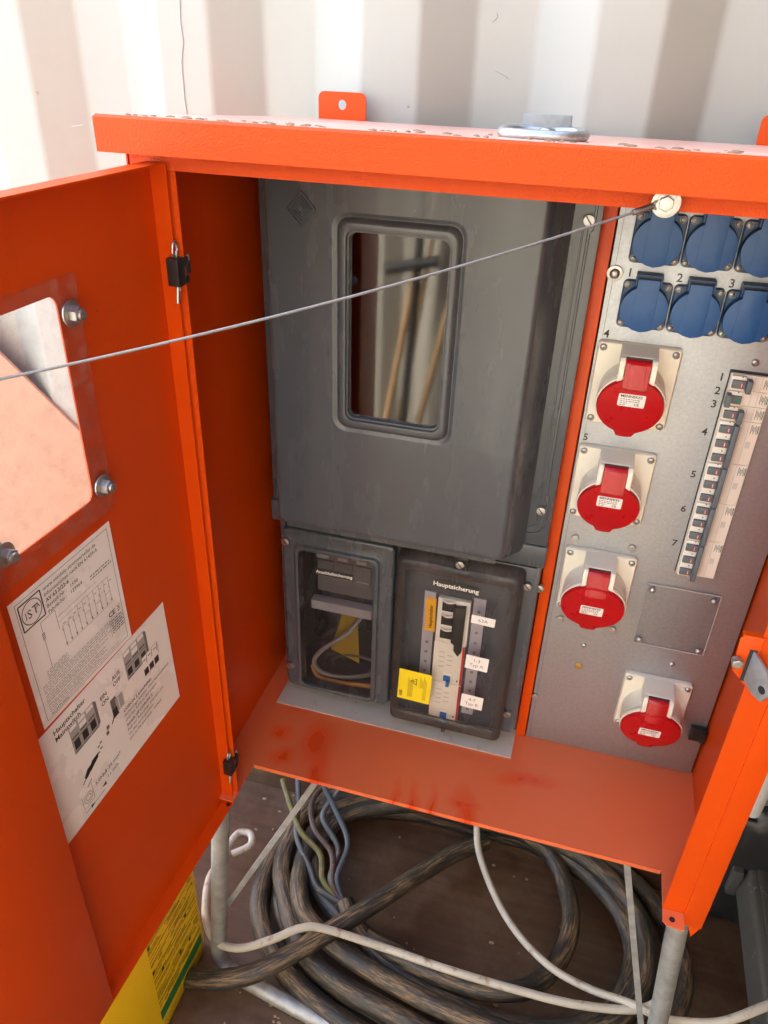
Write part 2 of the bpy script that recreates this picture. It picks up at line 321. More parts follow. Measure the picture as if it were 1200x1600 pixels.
# ================================================================== SETTING
OPEN_X, END_X, TOP = -1.7, 1.15, 1.02         # open door end, added light-blocking bulkhead and ceiling of the container
b = B(); b.box(OPEN_X, END_X, -1.25, 1.10, F - .05, F); fl = struct(done(b, 'container_floor', 'floor'))
b = B(); b.quad([(-40, -40, F - .25), (40, -40, F - .25), (40, 40, F - .25), (-40, 40, F - .25)]); struct(done(b, 'ground', 'ground'))
b = B(); b.box(OPEN_X + .01, END_X - .01, 1.0455, 1.0535, F, F + .075, bev=.002); struct(done(b, 'skirting', 'floor'))
b = B(); b.box(.25, END_X, -1.26, 1.11, TOP, TOP + .03); struct(done(b, 'partial_ceiling', 'white_wall'))  # unseen ceiling, cut back to the right end to shape the sky light
b = B(); b.box(END_X, END_X + .04, -1.26, 1.11, F - .05, TOP); tag(done(b, 'container_wall', 'floor'), 'dark brown plywood bulkhead added out of frame to the right to block light', 'wall')  # added dark wall, keeps bounce light off surfaces facing right
def corrugated(name, y_near, depth, sgn, x_ref, label, x0, x1, z0=F, z1=1.02):
    """trapezoid container cladding; y_near is the rib face nearest the inside"""
    prof = []; x = x_ref
    while x > x0: x -= .278
    while x < x1: prof += [(x, 0), (x + .073, 0), (x + .136, 1), (x + .208, 1)]; x += .278
    b = bmesh.new(); rows = [[], []]; 
    fine = []
    for (a, c) in zip(prof, prof[1:]):
        for t in (0, .07, .93): fine.append((a[0] + (c[0] - a[0]) * t, a[1] + (c[1] - a[1]) * t))
    fine.append(prof[-1])
    # round the bends a little
    zs = [z0 + (z1 - z0) * i / 24 for i in range(25)]
    V = [[b.verts.new((x, y_near + sgn * depth * k, z)) for (x, k) in fine] for z in zs]
    for r in range(len(V) - 1):
        for i in range(len(fine) - 1): b.faces.new((V[r][i], V[r][i + 1], V[r + 1][i + 1], V[r + 1][i]))
    bmesh.ops.recalc_face_normals(b, faces=b.faces[:]); o = B(); o._add(b); me = done(o, name, 'white_wall', sharp=60)
    return tag(me, label, 'wall')
wall = corrugated('container_wall', 1.055, .036, 1, -.610, 'white corrugated container wall behind the orange cabinet', OPEN_X, END_X)
b = B(); zz = [(-.5665 - .002 * math.sin(i * 1.7) - (.004 if i == 7 else 0) - .0012 * i, 1.0545, .12 - i * .022) for i in range(26)]
b.tube(zz, .0009, 6); done(b, 'weld_seam', 'ink_light', wall)
b = B()
for (x, z, dx, dz, yy) in ((.012, .105, .008, .012, 1.0545), (-.318, .052, .016, .006, 1.0545), (-.68, .05, .002, -.014, 1.0905), (-.66, -.02, .004, -.012, 1.0905), (-.175, .03, -.004, -.009, 1.0905), (-.76, -.12, .02, .003, 1.0545), (-.17, -.03, .018, -.008, 1.0905)):
    b.tube(smooth_path([(x, yy, z), (x + dx * .4 + .003, yy, z + dz * .5), (x + dx, yy, z + dz)], 4), .0005, 5)
done(b, 'scuff_mark', 'ink_light', wall)
rear = corrugated('container_wall', -1.20, .036, -1, -.30, 'white corrugated container wall with brooms, seen only as a reflection', OPEN_X, END_X)

# ================================================================== CABINET
cab = thing('distribution_cabinet', 'open orange steel power distribution cabinet standing on tubular legs', 'electrical cabinet', (-.08, .83, F))
# roof pan, falling to the back
b = B(); xl, xr, yf, yb, zf, zb = -.426, .266, .62, 1.03, -.0600, -.0886
O = [(xl, yf, zf), (xr, yf, zf), (xr, yb, zb), (xl, yb, zb)]; sk = .0285
Olow = [(xl, yf, zf - sk), (xr, yf, zf - sk), (xr, yb, zb - sk), (xl, yb, zb - sk)]
i_ = .0018; In = [(xl + i_, yf + i_, zf - sk), (xr - i_, yf + i_, zf - sk), (xr - i_, yb - i_, zb - sk), (xl + i_, yb - i_, zb - sk)]
It = [(p[0], p[1], q[2] - i_) for p, q in zip(In, O)]
c_ = .0022
def corner(L, dz): return [(p[0] + (c_ if p[0] < 0 else -c_), p[1] + (c_ if p[1] < .8 else -c_), p[2] + dz) for p in L]
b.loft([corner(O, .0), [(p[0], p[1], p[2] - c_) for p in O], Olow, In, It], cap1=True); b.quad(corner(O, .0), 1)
roof = done(b, 'roof', ['orange_grain', 'roof_glare'], cab)
b = B(); b.box(-.412, .251, .645, .6468, -.103, -.0875); b.box(-.412, .251, .6468, .668, -.103, -.1012); done(b, 'lintel', 'orange_grain', cab)
for x in (-.4155, .2505):
    b = B(); b.box(x, x + .0015, .6452, 1.0245, -.928, -.092); done(b, 'side_wall', 'orange', cab)
b = B(); b.box(-.4140, .2505, 1.0200, 1.0215, -.9065, -.104); done(b, 'back_wall', 'orange', cab)
# tray with a notch at the front for cables
b = B(); pts = [(-.4138, 1.0195), (.2503, 1.0195), (.2503, .6470), (.2285, .6470), (.2285, .6225), (.2085, .6240), (.2035, .6285), (.2035, .698), (-.369, .698), (-.369, .630), (-.4138, .630)]
b.prism(pts, 'z', -.911, -.909); b.box(-.3685, .203, .6975, .6995, -.9165, -.9090, bev=.0008); tray = done(b, 'floor_tray', 'tray', cab)
# front posts
def post(x0, x1, xm, s):
    b = B(); b.box(min(x0, xm), max(x0, xm), .645, .6465, -.9085, -.1035); a, c = min(xm, x1), max(xm, x1)
    b.box(a, c, .6432, .6464, -.928, -.1035, bev=.0012); return done(b, 'front_post', 'orange', cab)
rp = post(.2035, .2535, .2285, 1); lp = post(-.369, -.4165, -.393, -1)
b = B(); b.cyl((.2145, .633, -.9092), (.2145, .633, -.9086), .0036, seg=16); done(b, 'corner_hole', 'ink', cab)
b = B(); b.prism([(.238, -.928), (.2535, -.928), (.246, -.952)], 'y', .646, .648); done(b, 'bottom_flange', 'orange', cab)
# partition left of the socket panel
b = B(); b.box(-.010, .0035, .872, .8735, -.9085, -.104, bev=.0006); b.box(-.010, -.0085, .8735, 1.0195, -.9085, -.104); done(b, 'partition', 'orange', cab)
b = B(); b.box(-.385, -.0105, .822, 1.019, -.9086, -.9068); base_plate = done(b, 'bottom_plate', 'plate', cab)
# mounting tabs on the back edge
for x in (-.379, .139):
    o = rrect(x, x + .062, -.094, -.058, .008); h = rrect(x + .0255, x + .0365, -.078, -.0665, .0055)
    b = B(); b.loft([[(p[0], 1.0305, p[1]) for p in o], [(p[0], 1.0305, p[1]) for p in h], [(p[0], 1.0335, p[1]) for p in h], [(p[0], 1.0335, p[1]) for p in o]], close=True); done(b, 'mounting_tab', 'orange', cab)
# lifting ring
def roofz(y): return -.0600 - (y - .62) * .0286 / .41
rb = B(); y0 = .720; z0 = roofz(.71)
rb.prism([(y0, z0), (y0 + .028, z0), (y0 + .028, z0 + .003), (y0 + .011, z0 + .0035), (y0 + .007, z0 + .017), (y0 + .0035, z0 + .017), (y0 + .0035, z0 + .0035), (y0, z0 + .003)], 'x', -.086, -.046, bev=.0007)
rb.cyl((-.066, .7035, z0 + .0005), (-.066, .7035, z0 + .002), .009, seg=20)
lift = done(rb, 'ring_bracket', 'bracket', cab)
inst(make_hex(.0072, .0065), 'hex_bolt', (-.064, .712, z0 + .0012), lift, (R_(-90), 0, .3))
pth = [(-.066 + .0325 * math.copysign(abs(math.cos(a)) ** .75, math.cos(a)), .703 + .024 * math.copysign(abs(math.sin(a)) ** .8, math.sin(a)), z0 + .0048) for a in [2 * math.pi * i / 48 for i in range(48)]]
b = B(); b.tube(pth, .0045, 12, closed=True); done(b, 'lifting_ring', 'steel', cab)
# lock plate on the right post
b = B(); out = [(.184, -.476), (.189, -.4715), (.2045, -.4715), (.2045, -.531), (.2005, -.531), (.186, -.515)]
b.prism(out, 'y', .6420, .6435, bev=.0004); b.box(.186, .216, .6430, .6500, -.4735, -.4718); lock = done(b, 'lock_plate', 'orange', cab)
b = B(); b.box(.1955, .2025, .6412, .6419, -.526, -.487); done(b, 'slot', 'ink', lock)
b = B(); st = [(.643, -.488), (.643, -.524), (.628, -.531), (.616, -.530), (.610, -.516), (.622, -.496)]; TX = Matrix.Translation((.199, .643, 0)) @ Matrix.Rotation(R_(34), 4, 'Z') @ Matrix.Translation((-.199, -.643, 0)); b.prism(st, 'x', .1978, .2008, bev=.0006, X=TX); b.cyl((.1972, .619, -.517), (.2012, .619, -.517), .0042, seg=14, m=1, X=TX); done(b, 'lock_tongue', ['bracket', 'ink'], lock)
inst(make_hex(.0056, .009), 'hex_bolt', (.1868, .6418, -.5015), lock)

# ---- door, opened 93 degrees: local u towards the free edge, n out of the inner face, z up
A_ = R_(2.7); hx, hy = -.390, .640
DM = Matrix(((-math.sin(A_), math.cos(A_), 0, hx), (-math.cos(A_), -math.sin(A_), 0, hy), (0, 0, 1, 0), (0, 0, 0, 1)))   # (u, n, z)
def dp(u, n_, z): return DM @ Vector((u, n_, z))
b = B(DM); o = rrect(-.0005, .402, -.925, -.0955, .0006); oi = rrect(.001, .4005, -.9235, -.097, .0006); h = rrect(.143, .250, -.353, -.1735, .009)
b.loft([[(p[0], -.0015, p[1]) for p in h], [(p[0], -.0015, p[1]) for p in o], [(p[0], .016, p[1]) for p in o], [(p[0], .016, p[1]) for p in oi], [(p[0], 0, p[1]) for p in oi], [(p[0], 0, p[1]) for p in h]], close=True)
door = done(b, 'door', 'orange', cab)
b = B(DM); b.box(.2795, .4002, .0003, .0168, -.9233, -.0972, bev=.0022); done(b, 'inner_skin', 'orange', door)
b = B(DM); b.cyl((.006, .0105, -.9236), (.006, .0105, -.9229), .003, seg=14); done(b, 'corner_hole', 'ink', door)
b = B(DM); o = rrect(.122, .2655, -.3715, -.1615, .001); 
b.loft([[(p[0], .0004, p[1]) for p in o], [(p[0], .0034, p[1]) for p in o]], cap0=True, cap1=True); done(b, 'window_pane', 'acrylic', door)
drot = Euler((0, 0, math.atan2(DM[1][1], DM[0][1]) + math.pi / 2))
NUT = None
nb = B(); nb.cyl((0, 0, 0), (0, -.0015, 0), .0105, seg=24, bev=.0004); nb.cyl((0, -.0015, 0), (0, -.009, 0), .0066, seg=6, bev=.0008); nb.cyl((0, -.009, 0), (0, -.0118, 0), .0042, seg=14, bev=.0008); nb.cyl((0, -.0117, 0), (0, -.012, 0), .0022, seg=10, m=1)
NUT = local_mesh(nb, 'window_nut', ['steel', 'ink_grey'])
for u, z in ((.1335, -.190), (.1335, -.344), (.2535, -.341), (.2535, -.187)): inst(NUT, 'window_nut', dp(u, .0035, z), door, drot)
# hinges with ring cotter pins
for z in (-.187, -.847):
    b = B(DM); b.box(-.0045, .0075, .010, .022, z - .0125, z + .0125, bev=.001); b.box(-.013, -.0045, .013, .021, z + .003, z + .0115, bev=.001); b.box(-.013, -.0045, .013, .021, z - .0125, z - .0055, bev=.001); b.cyl((-.012, .017, z - .004), (-.012, .017, z + .007), .0055, seg=14, bev=.001)
    hg = done(b, 'hinge', 'black', cab)
    b = B(DM); ring = smooth_path([(.0015, .0165, z - .024), (.0010, .0160, z + .010), (.0045, .0165, z + .017), (.0035, .0170, z + .0245), (-.001, .0170, z + .0255), (-.0035, .0165, z + .019), (-.0008, .0160, z + .0115), (-.0012, .0165, z - .018)], 6)
    b.tube(ring, .0013, 8); b.tube([(.0015, .0165, z - .012), (.0055, .017, z - .028)], .0016, 8); b.tube(smooth_path([(-.012, .017, z + .007), (-.0165, .0185, z + .012), (-.018, .018, z + .004), (-.0165, .018, z - .004)], 5), .0011, 8); done(b, 'cotter_pin', 'steel', hg)
# stop rope
b = B(); P0 = Vector((.028, .6365, -.0985)); P1 = Vector((-.372, .34, -.188)); pts = []
for i in range(41):
    t = i / 40; p = P0.lerp(P1, t); p.z -= .034 * t * (1 - t); pts.append(p)
b.tube(pts, .00100, 8); rope = done(b, 'stop_rope', 'rope', cab); 
b = B(); dd = (pts[2] - pts[0]).normalized(); b.cyl(pts[0] + dd * .002, pts[0] + dd * .019, .0023, seg=12, bev=.0004); b.tube(smooth_path([pts[0] + dd * .003 + Vector((0, 0, .001)), Vector((.034, .6385, -.092)), Vector((.041, .639, -.0945)), Vector((.036, .6395, -.1005)), pts[0] + dd * .003 - Vector((0, 0, .001))], 6), .0011, 6); done(b, 'rope_ferrule', 'steel', rope)
wb = B(); wb.cyl((0, 0, 0), (0, -.0018, 0), .0105, seg=28, bev=.0005); wb.cyl((0, -.0018, 0), (0, -.0028, 0), .0075, seg=24); wb.cyl((0, -.0025, 0), (0, -.0075, 0), .0056, seg=6, bev=.0008)
inst(local_mesh(wb, 'hex_bolt', ['steel']), 'hex_bolt', (.0355, .6385, -.0965), rope)
# ---- door stickers (text runs from the free edge towards the hinge)
RT, UP = (-1, 0, 0), (0, 0, 1)
class Sheet:
    """flat print on the door: s to the right, t up, metres from the lower left corner"""
    def __init__(s, u0, z0, w_, h_, tilt): s.b = B(DM @ Matrix.Translation((u0, 0, z0)) @ Matrix.Rotation(tilt, 4, 'Y') @ Matrix(((-1, 0, 0, 0), (0, 1, 0, .0004), (0, 0, 1, 0), (0, 0, 0, 1)))); s.b.box(0, w_, 0, .0003, 0, h_); s.k = 0
    def rect(s, x0, x1, y0, y1, m):
        s.k += 1; d = .00042 + .000004 * s.k; s.b.quad([(x0, d, y0), (x1, d, y0), (x1, d, y1), (x0, d, y1)], m); return s
    def poly(s, pts, m): s.k += 1; d = .00042 + .000004 * s.k; s.b.quad([(x, d, y) for x, y in pts], m); return s
    def line(s, x0, y0, x1, y1, w_, m):
        v = Vector((x1 - x0, y1 - y0)); p = Vector((-v.y, v.x)).normalized() * w_ / 2; return s.poly([(x0 - p.x, y0 - p.y), (x1 - p.x, y1 - p.y), (x1 + p.x, y1 + p.y), (x0 + p.x, y0 + p.y)], m)
    def txt(s, t, x, y, size, m=1, bold=False, align='l'): s.k += 1; s.b.text(t, size, (x, .00044 + .000004 * s.k, y), (1, 0, 0), (0, 0, 1), m, align, bold); return s
    def words(s, x0, x1, y, h_, m):
        x = x0
        while x < x1: w_ = min(random.uniform(.0015, .0065), x1 - x); s.rect(x, x + w_, y, y + h_, m); x += w_ + .0011
        return s
sh = Sheet(.2578, -.5245, .1305, .1385, R_(1.2)); W_, H_ = .1305, .1385
for (x0, y0, x1, y1) in ((.006, .005, .125, .005), (.006, .1335, .125, .1335), (.006, .005, .006, .1335), (.125, .005, .125, .1335)): sh.line(x0, y0, x1, y1, .0005, 2)
x, y, q = .0085, .1045, .0255
for (x0, y0, x1, y1) in ((x, y, x + q, y), (x, y + q, x + q, y + q), (x, y, x, y + q), (x + q, y, x + q, y + q)): sh.line(x0, y0, x1, y1, .0013, 1)
cx, cy = x + q / 2, y + q / 2
for i in range(24):
    a, c = 2 * math.pi * i / 24, 2 * math.pi * (i + 1) / 24; sh.line(cx + .0112 * math.cos(a), cy + .0112 * math.sin(a), cx + .0112 * math.cos(c), cy + .0112 * math.sin(c), .0008, 1)
sh.txt('J', cx - .0084, cy - .002, .0075, 1).txt('S', cx - .0050, cy - .0045, .0115, 1).txt('T', cx + .0005, cy - .0045, .0125, 1).txt('A', cx + .0050, cy - .001, .0065, 1)
for i, (t, bo) in enumerate((('www.steidele-stromverteiler.de', 0), ('Informationen nach EN 61439-4', 0), ('AV 63.2/22-6', 1), ('Bestell-Nr.:   1590', 0), ('Fabrik-Nr.:   129964', 0))): sh.txt(t, .0375, .1262 - i * .0060, .0054, 1, bool(bo))
sh.words(.092, .121, .1012, .0011, 2).words(.092, .1225, .0982, .0011, 2)
# single line wiring diagram
sh.line(.026, .101, .044, .101, .0004, 2).line(.026, .101, .026, .052, .0004, 2).line(.044, .101, .044, .080, .0004, 2).rect(.0245, .0275, .083, .090, 2)
for k in range(4): sh.rect(.0248, .0272, .0835 + k * .0016, .0843 + k * .0016, 0)
for x0, x1, y in ((.044, .072, .0925), (.044, .115, .087), (.047, .062, .080), (.066, .113, .058), (.047, .064, .058), (.072, .098, .0925)): sh.line(x0, y, x1, y, .0003, 2)
for k, x in enumerate((.048, .055, .062, .069, .076, .084, .091, .099, .106, .113)):
    sh.line(x, .087 - (k < 3) * .007, x, .058, .0004, 2); sh.line(x, .074, x - .0016, .078, .0004, 2); sh.poly([(x - .0012, .060), (x + .0012, .060), (x, .063)], 2); sh.words(x + .001, x + .0042, .0815, .0007, 2)
    if k in (4, 6, 8): sh.line(x, .071, x + .007, .071, .0004, 2).line(x + .007, .071, x + .007, .061, .0004, 2)
for k in range(5): sh.words(.0185, .046, .0515 - k * .0021, .0008, 3)
for k in range(12): sh.words(.010, (.118, .108, .116, .098, .121, .084, .096, .079, .092, .088, .093, .082)[k], .0405 - k * .00235 - (k > 3) * .001 - (k > 7) * .001, .0008, 3)
sh.txt('CE', .1035, .0445, .0080, 1, True); sh.line(.1165, .045, .1205, .0505, .0006, 1).line(.1205, .045, .1165, .0505, .0006, 1).rect(.1165, .1205, .0435, .0441, 1)
for k in range(6): sh.words(.104, .1225, .0388 - k * .0028, .0012, 2)
sh.line(.1025, .022, .1025, .0415, .0003, 2).line(.114, .022, .114, .0415, .0003, 2)
sh.txt('ACHTUNG:', .0105, .0082, .0046, 1)
for k in range(3): sh.words(.035, .112, .0112 - k * .0021, .0006, 3)
done(sh.b, 'wiring_sticker', ['paper', 'ink', 'ink_grey', 'ink_light'], door)
sh = Sheet(.2748, -.6715, .2100, .1430, R_(2.2))
sh.txt('Hauptschalter', .030, .130, .0078, 1, True).txt('Mainswitch', .030, .1215, .0078, 1, True)
sh.txt('EIN', .092, .1115, .0070, 1, True).txt('ON', .092, .1035, .0070, 1, True).txt('AUS', .1125, .1185, .0070, 1, True).txt('OFF', .1125, .1105, .0070, 1, True)
def fuse_switch(x, y, w_, h_, mh, m2=2):
    sh.rect(x, x + w_, y, y + h_, 3); sh.poly([(x + w_, y), (x + w_ * 1.10, y + h_ * .12), (x + w_ * 1.10, y + h_ * .92), (x + w_, y + h_)], m2)
    for k in range(3):
        a = x + w_ * k / 3 + w_ * .03; c = x + w_ * (k + 1) / 3 - w_ * .03
        sh.rect(a, c, y + h_ * .84, y + h_ * .97, 0).rect(a, c, y + h_ * .52, y + h_ * .60, m2).rect(a, c, y + h_ * .63, y + h_ * .80, 0 if k == 1 else 3).rect(a + .001, c - .001, y + h_ * .12, y + h_ * .40 * mh, 1).rect(a, c, y + h_ * .02, y + h_ * .07, m2)
    sh.line(x, y + h_ * .45, x + w_, y + h_ * .45, .001, m2)
fuse_switch(.046, .086, .036, .035, 1.1); fuse_switch(.134, .0985, .036, .037, .9)
sh.rect(.160, .188, .080, .106, 0)
for k in range(3): sh.rect(.160 + k * .0095, .1675 + k * .0095, .080, .089, 1).rect(.161 + k * .0095, .1655 + k * .0095, .100, .1012, 1).line(.1665 + k * .0095, .095, .1685 + k * .0095, .104, .0008, 1)
sh.line(.160, .106, .188, .106, .0005, 2).line(.188, .106, .188, .089, .0005, 2).line(.167, .076, .172, .082, .001, 3)
sh.rect(.103, .112, .075, .100, 2).rect(.110, .122, .078, .096, 3).rect(.104, .111, .076, .086, 1).line(.099, .072, .104, .078, .0016, 1).line(.1145, .079, .1145, .095, .001, 0)
for k, (x, y) in enumerate(((.0905, .0715), (.0885, .0655))): sh.rect(x, x + .004, y, y + .005, 2)
for x, y in ((.073, .0645), (.077, .0665), (.071, .0575), (.076, .0595)): sh.rect(x, x + .0035, y, y + .0018, 2)
for x, y in ((.050, .046), (.058, .049)): sh.poly([(x, y), (x + .013, y + .006), (x + .014, y + .011), (x + .004, y + .010), (x - .002, y + .004)], 1); sh.line(x - .006, y - .002, x + .002, y + .003, .0012, 1)
sh.txt('3,0Nm', .0585, .0255, .0066, 1).txt('1,5-25 mm²', .0705, .0185 + .0075, .0066, 1).txt('11 mm', .0765, .0165, .0066, 1)
for i in range(16):
    a, c = 2 * math.pi * i / 16, 2 * math.pi * (i + 1) / 16
    for r in (.0062, .0036): sh.line(.046 + r * math.cos(a), .0235 + r * math.sin(a), .046 + r * math.cos(c), .0235 + r * math.sin(c), .0006, 2)
sh.line(.0375, .0145, .0375, .032, .0005, 2).line(.0535, .0145, .0535, .036, .0005, 2).line(.0375, .0145, .0535, .0145, .0005, 2).line(.048, .036, .056, .040, .0012, 2).line(.0375, .0085, .068, .0085, .0006, 1).poly([(.046, .0062), (.053, .0085), (.046, .0108)], 1).poly([(.072, .012), (.065, .0145), (.072, .017)], 1)
for i, t in enumerate(('CORON 2 ausschalten', 'Sicherungs-Stecker oben herausziehen', 'und das Schloss einhängen.', 'Switch off CORON 2', 'Pull out fuse plugs and turn em', 'on the same position', 'put in the pad lock - locked')): sh.txt(t, .1180 - (.0 if i else 0), .0685 - i * .0066 - (i > 2) * .0015, .0053, 1, i in (0, 3))
done(sh.b, 'switch_sticker', ['paper', 'ink', 'ink_grey', 'ink_light'], door)
# ---- legs and braces
def tube_part(name, pts, r, m_='tube', seg=14, n=8): b = B(); b.tube(smooth_path(pts, n), r, seg); return done(b, name, m_, cab)
tube_part('leg_frame', [(-.4015, .668, -.912), (-.4135, .662, -1.02), (-.440, .660, -1.30), (-.4445, .658, -1.362), (-.432, .652, -1.394), (-.395, .645, -1.4055), (-.25, .621, -1.4055), (-.10, .606, -1.4055), (.08, .606, -1.4055), (.22, .640, -1.4055), (.262, .656, -1.394), (.2705, .660, -1.36), (.257, .662, -1.20), (.2345, .664, -.97), (.2305, .668, -.912)], .0135)
def brace(p0, p1):
    b = B(); d = (Vector(p1) - Vector(p0)); s_ = Vector((0, 1, 0)).cross(d).normalized() * .0042; n_ = Vector((0, .003, 0)); q = [Vector(p0) - s_, Vector(p0) + s_, Vector(p1) + s_, Vector(p1) - s_]
    b.loft([[p - n_ / 2 for p in q], [p + n_ / 2 for p in q]], cap0=True, cap1=True); return done(b, 'brace', 'tube', cab)
brace((-.272, .700, -.9115), (-.4255, .673, -1.245)); brace((.160, .700, -.9115), (.2445, .673, -1.245))

# ================================================================== METER ENCLOSURE
mt = thing('meter_enclosure', 'dark grey plastic meter enclosure with a tall window inside the cabinet', 'meter box', (-.197, .94, -.9066))
def L2(r, y): return [(p[0], y, p[1]) for p in r]
b = B(); o = rrect(-.384, -.0115, -.893, -.110, .012); i2 = rrect(-.374, -.022, -.883, -.120, .008)
b.loft([L2(o, 1.016), L2(o, .866), L2(rrect(-.382, -.0135, -.891, -.112, .011), .863), L2(i2, .863), L2(i2, 1.008)], cap0=True, cap1=True)
b.box(-.212, -.201, .8632, 1.008, -.883, -.562); b.box(-.374, -.022, .8634, 1.008, -.575, -.560)
b.box(-.372, -.336, .880, 1.0075, -.9064, -.8925); b.box(-.06, -.028, .880, 1.0075, -.9064, -.8925)
done(b, 'base_housing', 'meter', mt)
for x, m_ in ((-.318, 'red_print'), (-.262, 'meter_dark'), (-.235, 'meter_dark')):
    b = B(); b.cyl((x, .895, -.9066), (x, .895, -.8925), .011 if m_ == 'meter_dark' else .007, seg=8, bev=.001); done(b, 'cable_gland', m_, mt)
# upper mounting rim with ridges and skirt
b = B(); b.box(-.386, -.010, .8505, .8625, -.550, -.1095, bev=.003); b.box(-.3885, -.0085, .8465, .8645, -.5795, -.5465, bev=.004)
b.tube(smooth_path([(-.0175, .8500, -.112), (-.0175, .8500, -.150), (-.0195, .8500, -.163), (-.0215, .8500, -.175), (-.0215, .8500, -.46), (-.0185, .8500, -.472), (-.0185, .8500, -.515), (-.0255, .8500, -.5285), (-.050, .8500, -.5325)], 4), .0016, 6)
b.tube(smooth_path([(-.0275, .8502, -.158), (-.0285, .8502, -.30), (-.0285, .8502, -.487), (-.030, .8502, -.5185), (-.055, .8502, -.5215)], 4), .0011, 6)
b.tube(smooth_path([(-.381, .8500, -.112), (-.381, .8500, -.15), (-.377, .8500, -.163), (-.377, .8500, -.50), (-.383, .8500, -.515), (-.383, .8500, -.543)], 4), .0016, 6)
done(b, 'upper_rim', 'meter', mt)
# big cover with a bezel round the window
b = B(); g = rrect
lo_ = [L2(g(-.3755, -.0385, -.565, -.100, .012), .851), L2(g(-.3735, -.0405, -.5625, -.102, .012), .846), L2(g(-.3585, -.0580, -.549, -.109, .008), .806), L2(g(-.3565, -.0600, -.5475, -.1105, .008), .8015), L2(g(-.3525, -.0640, -.5435, -.1145, .008), .8000), L2(g(-.3505, -.0660, -.5415, -.1165, .008), .8000), L2(g(-.2815, -.1355, -.4035, -.1525, .017), .8000),
  L2(g(-.2795, -.1375, -.4015, -.1545, .016), .8000), L2(g(-.2775, -.1395, -.3995, -.1565, .015), .8022), L2(g(-.2755, -.1415, -.3975, -.1585, .014), .8022), L2(g(-.2735, -.1435, -.3955, -.1605, .013), .7970), L2(g(-.2700, -.1470, -.3915, -.1640, .012), .7945), L2(g(-.2645, -.1515, -.3855, -.1695, .010), .7955), L2(g(-.2635, -.1525, -.3845, -.1705, .009), .7985), L2(g(-.2615, -.1535, -.3825, -.1725, .009), .7985), L2(g(-.2605, -.1545, -.3815, -.1735, .009), .8060)]
b.loft(lo_); b.prism([(-.352, -.585 + .022), (-.070, -.563), (-.070, -.556), (-.352, -.556)], 'y', .815, .848)
cov = done(b, 'upper_cover', 'meter', mt, sharp=50)
# embossed diamond
b = B()
for r0, r1 in ((.0190, .0172), (.0142, .0128), (.0106, .0094), (.0071, .0058)):
    def dia(r, y): return [(-.3145 + p[0] * .92, y, -.1540 + p[1]) for p in [((q[0] - q[1]) * .7071, (q[0] + q[1]) * .7071) for q in rrect(-r * .7071, r * .7071, -r * .7071, r * .7071, r * .16)]]
    b.loft([dia(r0, .8002), dia(r0 - .0004, .7974), dia(r1, .7974), dia(r1 - .0004, .8002)])
b.loft([dia(.0036, .8002), dia(.003, .7984)], cap1=True); done(b, 'emblem', 'meter', cov)
b = B(); o = g(-.2625, -.1530, -.3835, -.1720, .009); b.loft([L2(o, .8035), L2(o, .8060)], cap0=True, cap1=True); done(b, 'window_pane', 'window', cov)
b = B(); b.box(-.2625, -.1530, .832, .834, -.3840, -.1715); done(b, 'meter_face', 'meter_dark', cov)
for p in ((-.0230, .8500, -.1500), (-.0245, .8500, -.4935)): inst(SLOT, 'screw', p, mt)
# left fuse compartment
b = B(); lo_ = [L2(g(-.3745, -.2090, -.888, -.590, .010), .8632), L2(g(-.3745, -.2090, -.888, -.590, .010), .850), L2(g(-.372, -.2115, -.8855, -.5925, .009), .8475), L2(g(-.371, -.2125, -.8845, -.5935, .009), .8475), L2(g(-.3570, -.2275, -.8845, -.6110, .010), .8475), L2(g(-.3560, -.2285, -.8835, -.6120, .010), .8470), L2(g(-.3545, -.2300, -.882, -.6135, .010), .8425), L2(g(-.3520, -.2330, -.8795, -.6165, .009), .8415), L2(g(-.3495, -.2365, -.8765, -.6200, .008), .8430), L2(g(-.3485, -.2375, -.8755, -.6210, .007), .8600)]
b.loft(lo_); lf = done(b, 'fuse_cover', 'meter', mt, sharp=50)
o = g(-.3500, -.2360, -.877, -.6195, .007); b = B(); b.loft([L2(o, .8455), L2(o, .8478)], cap0=True, cap1=True); done(b, 'window_pane', 'smoke', lf)
def strip(name, t, cx, cz, w_, h_, y, size, tilt, mats, parent, bold=True, lines=None):
    X = Matrix.Translation((cx, y, cz)) @ Matrix.Rotation(tilt, 4, 'Y'); b = B(X); o = rrect(-w_ / 2, w_ / 2, -h_ / 2, h_ / 2, .0008); b.loft([L2(o, -.0004), L2(o, 0)], cap0=True, cap1=True)
    ls = lines or [t]
    for k, q in enumerate(ls): b.text(q, size, (0, -.00048, ((len(ls) - 1) / 2 - k) * size * 1.08 - size * .34), (1, 0, 0), (0, 0, 1), 1, 'c', bold)
    return done(b, name, mats, parent)
strip('name_strip', 'Anschlußsicherung', -.2955, -.6520, .058, .0115, .8453, .0072, R_(-.5), ['ink', 'white'], lf)
